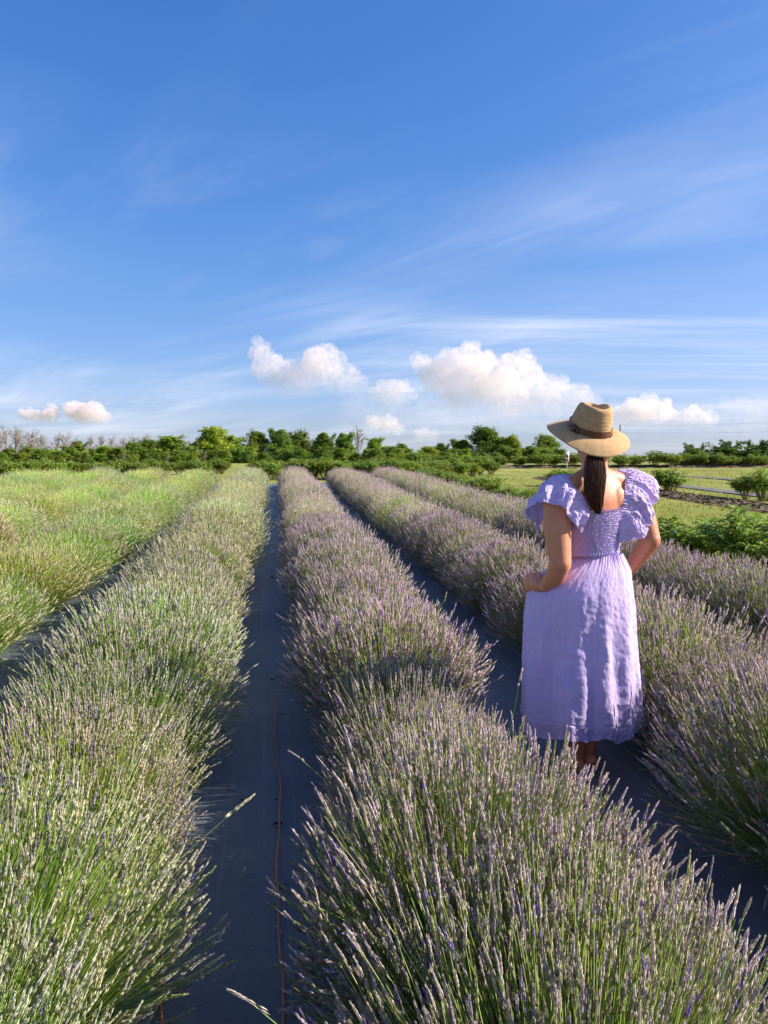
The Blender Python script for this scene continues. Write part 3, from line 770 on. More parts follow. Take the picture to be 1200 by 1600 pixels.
# smocked bodice
NB_, NVB = 480, 150
u = np.linspace(0, 1, NB_+1)[:-1]; v = np.linspace(0, 1, NVB); U, V_ = np.meshgrid(u, v, indexing='ij')
an = 2*np.pi*U
ztop = 1.222 + .02*np.exp(-((np.mod(an, 2*np.pi)-np.pi/2)/.9)**2) + .012*np.cos(an)
Zb = 1.008 + (ztop-1.008)*V_
rows = 25
rowid = V_*rows
gath = np.sin(2*np.pi*U*92 + np.pi*np.floor(rowid+.35*vnoise(U, V_, 12, 3, 70)) + 3.0*vnoise(U, V_, 80, 25, 21))
ridge = np.abs(np.sin(np.pi*rowid))**.6
sm = (.0034*gath*ridge + .0024*ridge + .0026*vnoise(U, V_, 120, 50, 22))
frill = np.clip((V_-.955)/.045, 0, 1)
sm += frill*(.006 + .007*np.sin(2*np.pi*U*48+1.5*vnoise(U, V_, 40, 3, 3)))
Zb = Zb + frill*.008*vnoise(U, V_*0, 90, 2, 9)
Bp = torso(an, Zb, .006+sm)
bodice = link('bodice', grid_mesh('bodice', Bp, .35*ridge*(gath > .3), cu=True), parent=person)

# flutter sleeves
def sleeve(S, C, O, seed, nw, wamp):
    nt, nsn = 260, 84
    tt = np.linspace(0, 1, nt); ss = np.linspace(0, 1, nsn)
    ts = np.linspace(0, 1, len(S)); Sc = spline(ts, S, tt); Cc = spline(np.linspace(0, 1, len(C)), C, tt); Oc = spline(np.linspace(0, 1, len(O)), O, tt)
    s = ss[None, :, None]
    Pg = (1-s)**2*Sc[:, None] + 2*s*(1-s)*Cc[:, None] + s*s*Oc[:, None]
    du = np.gradient(Pg, axis=0); dv = np.gradient(Pg, axis=1)
    N = np.cross(du, dv); N /= np.linalg.norm(N, axis=2)[..., None]+1e-9
    Tt, Ss = np.meshgrid(tt, ss, indexing='ij')
    ph = 2*np.pi*(nw*Tt + .35*vnoise(Tt, Ss, 5, 2, seed, False) + .12*Ss)
    wv = wamp*(Ss**.8)*(np.sin(ph) + .55*np.sin(2.1*ph+seed)) + .0022*np.sin(2*np.pi*Tt*46+seed+3*vnoise(Tt, Ss, 12, 2, seed+9, False))*np.exp(-Ss/.22)
    wv += .0050*vnoise(Tt, Ss, 38, 7, seed+1, False)*(.3+Ss) + .003*vnoise(Tt, Ss, 90, 16, seed+2, False) + .0012*vnoise(Tt, Ss, 180, 40, seed+3, False)
    Pg = Pg + N*wv[..., None] + du/np.linalg.norm(du, axis=2)[..., None]*(.6*wamp*Ss*np.cos(ph))[..., None]
    # rolled hem
    Pg[:, -3:] += N[:, -3:]*np.array([.0, .0025, .0])[None, :, None]
    dist = np.abs((Ss*5.0+.05*np.sin(Tt*50)) % 1-.5)
    stripe = np.clip((.16-dist)/.06, 0, 1)*(.5+.4*vnoise(Tt, Ss, 50, 20, seed+5, False))
    return grid_mesh('flutter_sleeve', Pg, stripe)
Sl = [P(917, 812, -.135), P(922, 797, -.132), P(908, 771, -.108), P(891, 744, -.06), P(882, 745, .01), P(872, 770, .06), P(868, 800, .085)]
Cl = [P(921, 812, -.165), P(917, 788, -.175), P(890, 750, -.175), P(858, 738, -.11), P(838, 752, .0), P(828, 780, .06), P(838, 815, .08)]
Ol = [P(904, 828, -.155), P(899, 820, -.19), P(876, 790, -.205), P(848, 786, -.17), P(829, 785, -.09), P(825, 808, .02), P(848, 836, .06)]
link('flutter_sleeve', sleeve(Sl, Cl, Ol, 31, 4.2, .014), parent=person)
Sr = [P(966, 846, -.06), P(970, 802, -.06), P(976, 770, -.04), P(975, 742, .03), P(962, 735, .09), P(955, 742, .15)]
Cr = [P(984, 846, -.055), P(1000, 803, -.06), P(1006, 768, -.045), P(1006, 735, .02), P(994, 728, .10), P(985, 735, .17)]
Or = [P(985, 847, -.05), P(1008, 835, -.04), P(1020, 800, -.01), P(1027, 765, .04), P(1022, 757, .11), P(1010, 775, .18)]
link('flutter_sleeve', sleeve(Sr, Cr, Or, 47, 4.6, .014), parent=person)

# bracelet
mb = MB()
wd_ = (P(866, 901, -.13)-WRL); wd_ /= np.linalg.norm(wd_)
ca = WRL + wd_*.012; a_ = np.cross(wd_, [0, 0, 1]); a_ /= np.linalg.norm(a_); b_ = np.cross(wd_, a_)
tt = np.linspace(0, 2*np.pi, 41)[:-1]
ringp = ca + (a_[None]*np.cos(tt)[:, None] + b_[None]*np.sin(tt)[:, None])*.0305
rp = []
for i in range(40):
    rd = (ringp[i]-ca)/.0305
    rp.append([ringp[i] + .0021*(rd*math.cos(q)+wd_*math.sin(q)) for q in np.arange(8)*math.pi/4])
mb.grid(np.array(rp), cu=True, cv=True)
def simple_mat(name, c, rough=.5, metal=0., spec=.5, nscale=20., var=.25, bump=.0):
    m, t, out = material(name)
    co = t.new('ShaderNodeTexCoord').outputs['Object']
    n = t.noise(co, nscale, 4, .6)
    cc = t.ramp(n, [(.3, tuple(x*(1-var) for x in c)), (.7, tuple(min(1, x*(1+var)) for x in c))])
    p = t.new('ShaderNodeBsdfPrincipled', ins={'Base Color': cc, 'Roughness': rough, 'Metallic': metal, 'Specular IOR Level': spec})
    if bump:
        b = t.new('ShaderNodeBump', ins={'Strength': bump, 'Distance': .004, 'Height': n}); m.node_tree.links.new(b.outputs[0], p.inputs['Normal'])
    m.node_tree.links.new(p.outputs[0], out.inputs[0]); return m
link('bracelet', mb.mesh('bracelet'), parent=person, mat=simple_mat('gold_chain', (.75, .52, .2), .3, 1.))
# flat sandals
for (toe, ank) in (((-.045, .10), (-.018, -.03)), ((.045, .15), (.052, .02))):
    mb = MB(); tt = np.linspace(0, 1, 12)
    for zz_, f in ((0.0, 1.), (.012, 1.)): pass
    L = []
    for q in tt:
        cx = ank[0]+(toe[0]-ank[0])*q; cy = ank[1]-.06+(toe[1]+.035-(ank[1]-.06))*q; wdt = .034*math.sin(math.pi*min(max(q, .04), .96))**.35
        L.append([[cx-wdt, cy, -.004], [cx+wdt, cy, -.004], [cx+wdt, cy, .010], [cx-wdt, cy, .010]])
    mb.grid(np.array(L), cv=True)
    link('sandal', mb.mesh('sandal', smooth=False), parent=person, mat=simple_mat('sandal_leather', (.2, .11, .06), .6))

# ---- hair
def hair_mat():
    m, t, out = material('dark_brown_hair')
    c = t.new('ShaderNodeAttribute', attribute_name='Col').outputs['Color']
    p = t.new('ShaderNodeBsdfPrincipled', ins={'Base Color': c, 'Roughness': .5, 'Specular IOR Level': .22})
    m.node_tree.links.new(p.outputs[0], out.inputs[0]); return m
HAIRM = hair_mat()
rh = np.random.default_rng(12)
ts_ = np.array([0, .12, .35, .6, .82, 1.0])
cpts = np.array([P(928, 706, -.055), P(929, 716, -.088), P(930, 742, -.125), P(929, 768, -.145), P(932, 788, -.145), P(935, 803, -.14)])
crad = np.array([[.020, .020], [.034, .026], [.042, .030], [.038, .028], [.024, .020], [.012, .012]])
mb = MB()
core_c = spline(ts_, np.column_stack([cpts, crad]), np.linspace(0, 1, 30))
uu = np.linspace(0, 2*np.pi, 25)[:-1]
core = core_c[:, None, :3] + .86*core_c[:, None, 3:4]*np.cos(uu)[None, :, None]*np.array([1., 0, 0]) + .86*core_c[:, None, 4:5]*np.sin(uu)[None, :, None]*np.array([0, 1., 0])
mb.grid(core, cv=True, col=(.022, .010, .007))
for i in range(420):
    a = rh.uniform(0, 2*np.pi); q = rh.uniform(.72, 1.16); e = rh.uniform(.70, 1.0); tt = np.linspace(0, e, 12)
    cc = spline(ts_, np.column_stack([cpts, crad]), tt)
    a2 = a + .5*rh.normal()*tt
    pt = cc[:, :3] + q*(cc[:, 3]*np.cos(a2))[:, None]*np.array([1., 0, 0]) + q*(cc[:, 4]*np.sin(a2))[:, None]*np.array([0, 1., 0])
    pt += rh.normal(0, .0008, pt.shape)
    shade = rh.choice([.5, .9, 1.5, 2.6, 3.6])*rh.uniform(.8, 1.2)
    mb.tube(pt, np.linspace(.0017, .0006, 12), 3, False, col=np.array([.075, .030, .017])*shade)
for i in range(40):   # flyaways
    a = rh.uniform(0, 6.28); tt = np.linspace(.05, rh.uniform(.6, 1.02), 10); cc = spline(ts_, np.column_stack([cpts, crad]), tt)
    q = 1.0 + .55*tt*rh.random()
    pt = cc[:, :3] + (q*cc[:, 3]*np.cos(a))[:, None]*np.array([1., 0, 0]) + (q*cc[:, 4]*np.sin(a))[:, None]*np.array([0, 1., 0]) + np.cumsum(rh.normal(0, .0012, (10, 3)), 0)
    mb.tube(pt, .0006, 3, False, col=np.array([.09, .04, .022]))
pony = link('ponytail', mb.mesh('ponytail', col=True), parent=person, mat=HAIRM)
mb = MB(); hc = spline(ts_, np.column_stack([cpts, crad]), np.linspace(.04, .085, 5))
mb.grid(np.array([[c[:3] + [1.06*c[3]*math.cos(a), 1.1*c[4]*math.sin(a), 0] for a in np.linspace(0, 2*np.pi, 25)[:-1]] for c in hc]), cv=True)
link('hair_tie', mb.mesh('hair_tie'), parent=pony, mat=simple_mat('black_elastic', (.02, .018, .02), .8))
mb = MB()
U, V_ = np.meshgrid(np.linspace(0, 2*np.pi, 49)[:-1], np.linspace(.02, 1, 24), indexing='ij')
facef = np.clip(np.sin(U), 0, 1)
vmax = R(122) - R(52)*facef**.7
Vh = V_*vmax
S = np.stack([np.sin(Vh)*np.cos(U)*.079, np.sin(Vh)*np.sin(U)*.101, np.cos(Vh)*.108], -1)
S *= (1 + .012*np.sin(U*37+Vh*5) + .008*np.sin(U*71))[..., None]
Sw = (S @ HR.T) + (HC + hz*.03 - hy*.004)
mb.grid(Sw, cu=True, col=(.03, .014, .009))
for i in range(60):   # loose hairs at the nape
    a = rh.uniform(-2.2, -.9); st = HC + hx*.066*math.cos(a) + hy*.085*math.sin(a) + hz*(-.02+rh.uniform(-.02, .02))
    en = P(928+rh.uniform(-6, 6), 708, -.06); md_ = (st+en)/2 + hy*-.012
    q = np.linspace(0, 1, 8)[:, None]; mb.tube((1-q)**2*st+2*q*(1-q)*md_+q*q*en, .0016, 3, False, col=np.array([.04, .019, .012])*rh.uniform(.6, 1.6))
link('hair', mb.mesh('hair', col=True), parent=person, mat=HAIRM)

# ---- straw hat
def straw_mat():
    m, t, out = material('woven_straw')
    co = t.new('ShaderNodeTexCoord').outputs['Object']
    sx = t.new('ShaderNodeSeparateXYZ', ins={0: co})
    rad = t.math('SQRT', t.math('ADD', t.math('MULTIPLY', sx.outputs[0], sx.outputs[0]), t.math('MULTIPLY', sx.outputs[1], sx.outputs[1])))
    s = t.math('ADD', t.math('MULTIPLY', rad, 1.0), t.math('MULTIPLY', sx.outputs[2], -1.15))
    ridge = t.math('SINE', t.math('MULTIPLY', s, 760.))
    an = t.math('ARCTAN2', sx.outputs[1], sx.outputs[0])
    plait = t.math('SINE', t.math('ADD', t.math('MULTIPLY', an, 150.), t.math('MULTIPLY', s, 1800.)))
    n = t.noise(co, 40., 5, .7)
    c = t.ramp(n, [(.3, (.54, .32, .14)), (.7, (.74, .49, .25))])
    c = t.mix(t.ramp(ridge, [(.0, .42), (.45, 0.)]), c, (.22, .12, .05))
    h = t.math('ADD', ridge, t.math('MULTIPLY', plait, .6))
    b = t.new('ShaderNodeBump', ins={'Strength': .55, 'Distance': .0014, 'Height': h})
    p = t.new('ShaderNodeBsdfPrincipled', ins={'Base Color': c, 'Roughness': .7, 'Specular IOR Level': .3, 'Normal': b.outputs[0]})
    m.node_tree.links.new(p.outputs[0], out.inputs[0]); return m
na = 144
aa = np.linspace(0, 2*np.pi, na+1)[:-1]
prof = []
# brim from the outer edge in, then up the crown (x right, y towards the face, z up in the hat's frame)
for q in np.linspace(1, 0, 22): prof.append(('b', q))
for q in np.linspace(0.04, 1, 26): prof.append(('c', q))
for q in np.linspace(.96, .02, 26): prof.append(('t', q))
Pg = np.zeros((na, len(prof), 3))
H = .120
for j, (kd, q) in enumerate(prof):
    if kd == 'b':
        rx_ = .094 + (.190-.094)*q; ry_ = .110 + (.196-.110)*q
        x = rx_*np.cos(aa); y = ry_*np.sin(aa)
        z = -.032*q**2.0 + .004*q*np.sin(2*aa+.5) + .010*q*q*np.cos(2*aa) - .010*q*q*np.exp(-((aa-4.4)/.5)**2)
    else:
        if kd == 'c':
            f = 1 - .22*q**1.6; zz_ = H*q
            rim = 1.0
        else:
            f = .78*q; zz_ = H
        # front pinch
        pin = 1 - .20*(zz_/H)**1.5*np.exp(-((np.abs(np.mod(aa-np.pi/2+np.pi, 2*np.pi)-np.pi)-.75)/.35)**2)
        x = .094*f*np.cos(aa)*pin; y = .110*f*np.sin(aa)*pin
        z = np.full(na, zz_)
        edge = q if kd == 'c' else 1.0
        if kd == 'c': z = z - .006*np.clip((q-.85)/.15, 0, 1)**2
        if kd == 't':
            # teardrop dent in the top
            dn = np.exp(-((x/.036)**2 + ((y-.004)/.060)**2)**1.4)
            z = z - .006*np.clip((q-.85)/.15, 0, 1)**2 - .036*dn + .006*np.exp(-((q-.8)/.15)**2)
        z = z + (zz_/H)*(-.016*np.sin(aa)*.9)*np.where(np.sin(aa) > 0, 1, .3)
    Pg[:, j] = np.stack([x, y, z], -1)
mb = MB(); mb.grid(Pg, cu=True)
cap = mb.n
mb.add(np.array([[0, 0.003, Pg[:, -1, 2].mean()]]), np.zeros((0, 3), int))
nP = len(prof)
mb.F.setdefault(3, []).append(np.array([[i*nP+nP-1, ((i+1) % na)*nP+nP-1, cap] for i in range(na)]))
hat_me = mb.mesh('hat')
hat = link('hat', hat_me, parent=person, mat=straw_mat())
sol = hat.modifiers.new('thickness', 'SOLIDIFY'); sol.thickness = .0028; sol.offset = -1
hat.location = P(921, 671, .03)
# tipped back towards the nape, dipping to her right; turned with the head
hat.rotation_mode = 'XYZ'
Mh = Matrix.Rotation(R(8), 3, 'Y') @ Matrix.Rotation(R(23), 3, 'X') @ Matrix.Rotation(R(10), 3, 'Z')
hat.rotation_euler = Mh.to_euler()
mb = MB()
zb = np.linspace(.003, .030, 6)
ring = np.array([[[(.0965*(1-.22*(z/H)**1.6)+.0012)*math.cos(a), (.1125*(1-.22*(z/H)**1.6)+.0012)*math.sin(a), z] for z in zb] for a in aa])
mb.grid(ring, cu=True)
BANDM = simple_mat('brown_leather_band', (.13, .045, .022), .45, bump=.2)
band = link('hat_band', mb.mesh('hat_band'), parent=hat, mat=BANDM)
mb = MB()
for (a0, dz, ln) in ((3.42, .022, .022), (3.62, .010, .022)):
    cx, cy = .1000*math.cos(a0), .116*math.sin(a0)
    q = np.linspace(0, 2*np.pi, 17)
    tx, ty = -math.sin(a0), math.cos(a0)
    lp = np.array([[cx+tx*ln*math.cos(w_)*.6+math.cos(a0)*.006*abs(math.sin(w_)), cy+ty*ln*math.cos(w_)*.6+math.sin(a0)*.006, dz+.010*math.sin(w_)] for w_ in q])
    mb.tube(lp, .0042, 8, False)
mb.tube(np.array([[.1010*math.cos(3.5), .118*math.sin(3.5), .002], [.1045*math.cos(3.5), .122*math.sin(3.5), .018], [.100*math.cos(3.5), .117*math.sin(3.5), .033]]), .0055, 8)
link('hat_bow', mb.mesh('hat_bow'), parent=hat, mat=BANDM)
# ================================================================== trees
BARKM = simple_mat('tree_bark', (.16, .12, .085), .9, spec=.1, nscale=6., bump=.5)
PALEB = simple_mat('pale_dead_bark', (.31, .26, .215), .9, spec=.1, nscale=6., bump=.5)
CROWNM = plant_mat('tree_leaves', .42, rough=.6, spec=.2)
def branch_pts(r, p, d, ln, n, wob, up):
    pts = [p]; 
    for i in range(n):
        d = d + r.normal(0, wob, 3) + np.array([0, 0, up]); d = d/np.linalg.norm(d)
        pts.append(pts[-1] + d*ln/n)
    return np.array(pts), d
def make_tree(seed, h, spread, nleaf, leaf, c0, c1, bare=False, shape='round', trunk_h=.14, low=.03):
    """unit-sized real tree: tapered trunk and limbs, leaf faces gathered in clumps with gaps"""
    r = np.random.default_rng(seed); tb = MB(); tips = []
    tr, d = branch_pts(r, np.zeros(3), np.array([r.normal(0, .05), r.normal(0, .05), 1.]), h*(.80 if not bare else .9), 7, .07, .10)
    rt = h*(.022 if not bare else .03)
    tb.tube(tr, np.linspace(rt, rt*.25, len(tr)), 7)
    nl = 15 if not bare else 26
    for i in range(nl):
        f = trunk_h + (1-trunk_h)*(i+.5)/nl
        j = f*(len(tr)-1); k = int(min(j, len(tr)-2)); p = tr[k]+(tr[k+1]-tr[k])*(j-k)
        a = i*2.4+r.uniform(-.5, .5); el = r.uniform(.15, .7) + .5*f
        dd = np.array([math.cos(a)*math.cos(el), math.sin(a)*math.cos(el), math.sin(el)])
        ln = spread*(1.05 - .55*abs(f-.5))*r.uniform(.65, 1.1)*(1 if not bare else .75)
        br, e = branch_pts(r, p, dd, ln, 5, .16, .07)
        tb.tube(br, np.linspace(rt*.42, rt*.10, len(br)), 5)
        tips += [br[-1], br[-2], br[3]]
        for q in range(4 if not bare else 7):
            s = r.integers(2, 6); d2 = e + r.normal(0, .6, 3); d2 /= np.linalg.norm(d2)
            b2, e2 = branch_pts(r, br[min(s, 5)], d2, ln*r.uniform(.3, .55), 4, .2, .08)
            tb.tube(b2, np.linspace(rt*(.16 if not bare else .17), rt*.05, len(b2)), 4, False)
            tips += [b2[-1], b2[2]]
            if bare:
                for _ in range(3):
                    d3 = e2 + r.normal(0, .6, 3); d3 /= np.linalg.norm(d3)
                    b3, _e = branch_pts(r, b2[r.integers(1, 5)], d3, ln*.25, 3, .2, .1); tb.tube(b3, rt*.04, 3, False)
    tips.append(tr[-1])
    trunk = tb.mesh('trunk')
    if nleaf == 0: return trunk, None
    # clump centres at the branch tips and through an uneven egg-shaped volume down to the skirts
    T = np.array(tips); T = T[T[:, 2] > h*low]
    ne = int(len(T)*(2.4 if not bare else .2)); lump = r.uniform(.75, 1.15, 12)
    zf = low + (1.0-low)*r.random(ne); az = r.uniform(0, 6.28, ne)
    prof = np.sin(np.pi*np.clip(zf*.86+.12, 0, 1))**.6*(.75+.3*(zf < .55))
    rr = spread*prof*np.sqrt(r.random(ne))*lump[(az/6.2832*12).astype(int) % 12]
    T = np.vstack([T, np.stack([rr*np.cos(az), rr*np.sin(az), zf*h*.96], -1)])
    cl = r.integers(0, len(T), nleaf); cs = h*r.uniform(.045, .10, len(T))
    ctint = r.uniform(.72, 1.25, len(T))
    off = r.normal(0, 1, (nleaf, 3)); off /= (np.linalg.norm(off, axis=1)[:, None]+1e-6); off *= r.random((nleaf, 1))**.45
    Pc = T[cl] + off*cs[cl][:, None]*np.array([.95, .95, 1.05])
    N = off + r.normal(0, .5, off.shape) + np.array([0, 0, .12]); a, b, n = frames(N)
    L = leaf*r.uniform(.6, 1.35, nleaf)[:, None]
    V = np.stack([Pc-a*L*.5, Pc-b*L*.36+n*L*.10, Pc+a*L*.5, Pc+b*L*.36+n*L*.10], 1).reshape(-1, 3)
    mixv = r.random((nleaf, 1)); c = (np.array(c0)*(1-mixv)+np.array(c1)*mixv)*ctint[cl][:, None]
    crown = np_mesh('crown', V, np.arange(4*nleaf).reshape(-1, 4), np.repeat(c, 4, 0), [CROWNM])
    return trunk, crown
TK = {}
for i in range(3):
    TK['dark', i] = make_tree(100+i, 8., 2.7+.3*i, 15000, .30, (.13, .21, .035), (.25, .34, .06))
    TK['mid', i] = make_tree(110+i, 8., 2.9-.2*i, 15000, .30, (.21, .30, .04), (.36, .45, .07))
    TK['bare', i] = make_tree(130+i, 8., 3.3, 0, 0, None, None, bare=True)
for i in range(2):
    TK['bright', i] = make_tree(120+i, 6., 2.2, 9000, .22, (.15, .28, .03), (.26, .42, .05), low=.05, trunk_h=.12)
    TK['young', i] = make_tree(140+i, 5., 1.3, 2600, .22, (.13, .19, .03), (.22, .27, .05), trunk_h=.40, low=.42)
    TK['haggard', i] = make_tree(150+i, 6., 2.0, 1500, .2, (.14, .16, .07), (.22, .22, .11), bare=True, trunk_h=.2)
    TK['wide', i] = make_tree(160+i, 5., 3.0, 12000, .26, (.08, .15, .03), (.17, .25, .05), trunk_h=.10, low=.05)
rt_ = random.Random(9)
def place_tree(kind, px, top_py, base_py, depth, label, wscale=1.0, group='trees along the far edge of the field'):
    var = rt_.randrange(len([1 for k in TK if k[0] == kind])); trunk, crown = TK[kind, var]
    X, Y = world(px, depth); z0 = float(gz(Y)) - .1
    ht = z_at(top_py - (3 if kind in ('dark', 'mid') and depth > 98 else 6 if kind == 'bare' else 0), depth) - z0
    nat = {'dark': 8., 'mid': 8., 'bare': 8.2, 'bright': 6., 'young': 5., 'haggard': 6., 'wide': 5.}[kind]*1.02
    s = ht/nat
    o = link({'bare': 'bare_tree', 'haggard': 'bare_tree', 'young': 'young_tree'}.get(kind, 'tree'), None, loc=(X, Y, z0))
    o.rotation_euler = (0, 0, rt_.uniform(0, 6.28)); kw = {'dark': 1.4*rt_.uniform(.85, 1.25), 'mid': 1.4*rt_.uniform(.85, 1.25), 'bare': 1.15}.get(kind, 1.1)*wscale*s; o.scale = (kw, kw, s)
    t1 = link('trunk', trunk, parent=o)
    if not len(trunk.materials): trunk.materials.append(PALEB if kind in ('bare', 'haggard', 'young') else BARKM)
    if crown is not None:
        c = link('crown', crown, parent=o); k = rt_.uniform(.85, 1.15); c.color = (k*rt_.uniform(.9, 1.1), k, k*rt_.uniform(.8, 1.1), 1)
    tag(o, label, 'tree', group)
TREES = [
 # kind, px, top, depth, width, label
 ('bare', 14, 676, 118, 1.0, 'bare grey tree at the very left edge of the picture'),
 ('bare', 42, 674, 122, 1.0, 'bare pale tree second from the left edge'),
 ('bare', 66, 688, 112, .9, 'shorter bare tree right of the two leftmost bare trees'),
 ('bare', 92, 684, 114, 1.1, 'pale forked bare tree above the left lavender'),
 ('bare', 118, 690, 128, 1.0, 'thin bare tree behind the leftmost dark tree'),
 ('bare', 160, 688, 132, 1.2, 'bare treetop rising behind the low left thicket'),
 ('bare', 192, 690, 134, 1.1, 'bare twiggy treetop left of the first tall green tree'),
 ('bare', 232, 687, 134, 1.2, 'bare treetop just left of the tall bright green tree'),
 ('bare', 292, 694, 134, 1.0, 'bare twigs between two round green trees'),
 ('bare', 3, 684, 112, 1.0, 'short bare tree cut by the left picture edge'),
 ('bare', 28, 682, 110, 1.1, 'slender bare tree between the two leftmost tall bare trees'),
 ('bare', 54, 680, 110, 1.1, 'bushy bare tree right of the second tall bare tree'),
 ('bare', 79, 686, 108, 1.1, 'grey bare tree left of the pale forked one'),
 ('bare', 106, 684, 108, 1.1, 'grey bare tree right of the pale forked one'),
 ('bare', 143, 689, 126, 1.2, 'bare treetop above the broad low olive tree'),
 ('bare', 177, 690, 126, 1.2, 'bare treetop above the middle of the left thicket'),
 ('bare', 212, 688, 126, 1.2, 'bare treetop above the dark round thicket tree'),
 ('dark', 20, 708, 112, 1.3, 'low dark tree under the bare trees at left edge'),
 ('dark', 48, 700, 116, 1.3, 'low brownish-green tree behind pale bare trunks'),
 ('dark', 82, 706, 112, 1.3, 'dark bushy tree behind the pale forked bare tree'),
 ('dark', 122, 693, 112, 1.2, 'dark green tree left of the low thicket'),
 ('mid', 150, 704, 106, 1.5, 'broad low olive tree in the left thicket'),
 ('mid', 186, 708, 104, 1.4, 'low green tree in the middle of the left thicket'),
 ('dark', 212, 694, 112, 1.2, 'dark round tree in the left thicket'),
 ('dark', 238, 690, 114, 1.2, 'dark tree next to the spreading mid-green tree'),
 ('mid', 268, 684, 106, 1.25, 'spreading mid-green tree left of the tallest left tree'),
 ('mid', 300, 700, 104, 1.3, 'low rounded green tree below the tall bright tree'),
 ('mid', 334, 670, 108, 1.35, 'tallest broad green tree in the left treeline'),
 ('mid', 362, 684, 110, 1.2, 'green tree right behind the bright lime tree'),
 ('bright', 376, 697, 84, .85, 'bright lime-green young tree in front of the treeline'),
 ('dark', 404, 677, 112, 1.0, 'dark round tree right of the lime-green tree'),
 ('dark', 440, 674, 112, 1.0, 'dark full tree above the first right-hand lavender row'),
 ('dark', 466, 680, 116, 1.0, 'dark tree left of the bare-topped gap'),
 ('bare', 474, 678, 118, 1.0, 'bare brown tree between dark trees at centre'),
 ('dark', 505, 680, 112, 1.0, 'dark tree above the centre lavender row'),
 ('dark', 537, 680, 114, 1.0, 'dark tree left of the bare centre tree'),
 ('bare', 560, 677, 116, 1.1, 'bare grey tree beside the rounded centre-right tree'),
 ('mid', 586, 687, 106, 1.1, 'rounded green tree near the end of the left woods'),
 ('mid', 608, 700, 104, 1.0, 'small green tree second from the gap in the trees'),
 ('dark', 629, 696, 106, .95, 'last dark tree left of the gap in the trees'),
 ('dark', 654, 714, 112, 1.6, 'lowest dark tree right of the gap in the trees'),
 ('dark', 688, 696, 104, 1.1, 'dark tree first in the clump right of the gap'),
 ('dark', 722, 690, 104, 1.2, 'dark tree second in the clump right of the gap'),
 ('dark', 763, 674, 102, 1.05, 'tallest tree in the clump left of the woman'),
 ('mid', 798, 684, 100, 1.2, 'bright rounded tree in the clump left of the woman'),
 ('dark', 853, 683, 100, 1.15, 'dark round tree just left of the straw hat'),
 ('dark', 826, 700, 108, 1.2, 'low dark tree behind the clump left of the woman'),
 ('wide', 1082, 700, 58, 1.7, 'flat-topped spreading shrubby tree right of the woman'),
 ('wide', 1132, 696, 56, 1.7, 'leafy spreading tree second from the right edge'),
 ('wide', 1184, 695, 56, 1.7, 'leafy spreading tree at the right edge'),
 ('young', 27, 717, 62, .8, 'slim yellow-green sapling nearest the left edge'),
 ('young', 72, 708, 66, .8, 'slim leafy sapling with a pale trunk by bare trees'),
 ('young', 101, 719, 62, .8, 'short yellow-green sapling with forked pale trunk'),
 ('young', 136, 706, 66, 1.0, 'fuller sapling with several stems in the left thicket'),
 ('haggard', 194, 708, 64, .9, 'thin half-bare sapling in front of the left thicket'),
 ('haggard', 262, 708, 62, .9, 'grey half-bare shrub in front of the spreading tree'),
 ('haggard', 318, 706, 62, .9, 'grey-green half-bare shrub below the tallest left tree'),
]
for (kind, px, top, dep, ws, lab) in TREES:
    place_tree(kind, px, top, 0, dep, lab, ws)

# low undergrowth between the trunks
for i, px in enumerate(list(range(-10, 645, 15)) + list(range(660, 885, 15))):
    place_tree('dark' if i % 3 else 'mid', px+rt_.uniform(-6, 6), 705+rt_.uniform(-8, 7), 0, 86+rt_.uniform(-6, 8), f'{ordinal(i)} low bush from the left in the undergrowth below the trees', 1.45, 'undergrowth below the far trees')
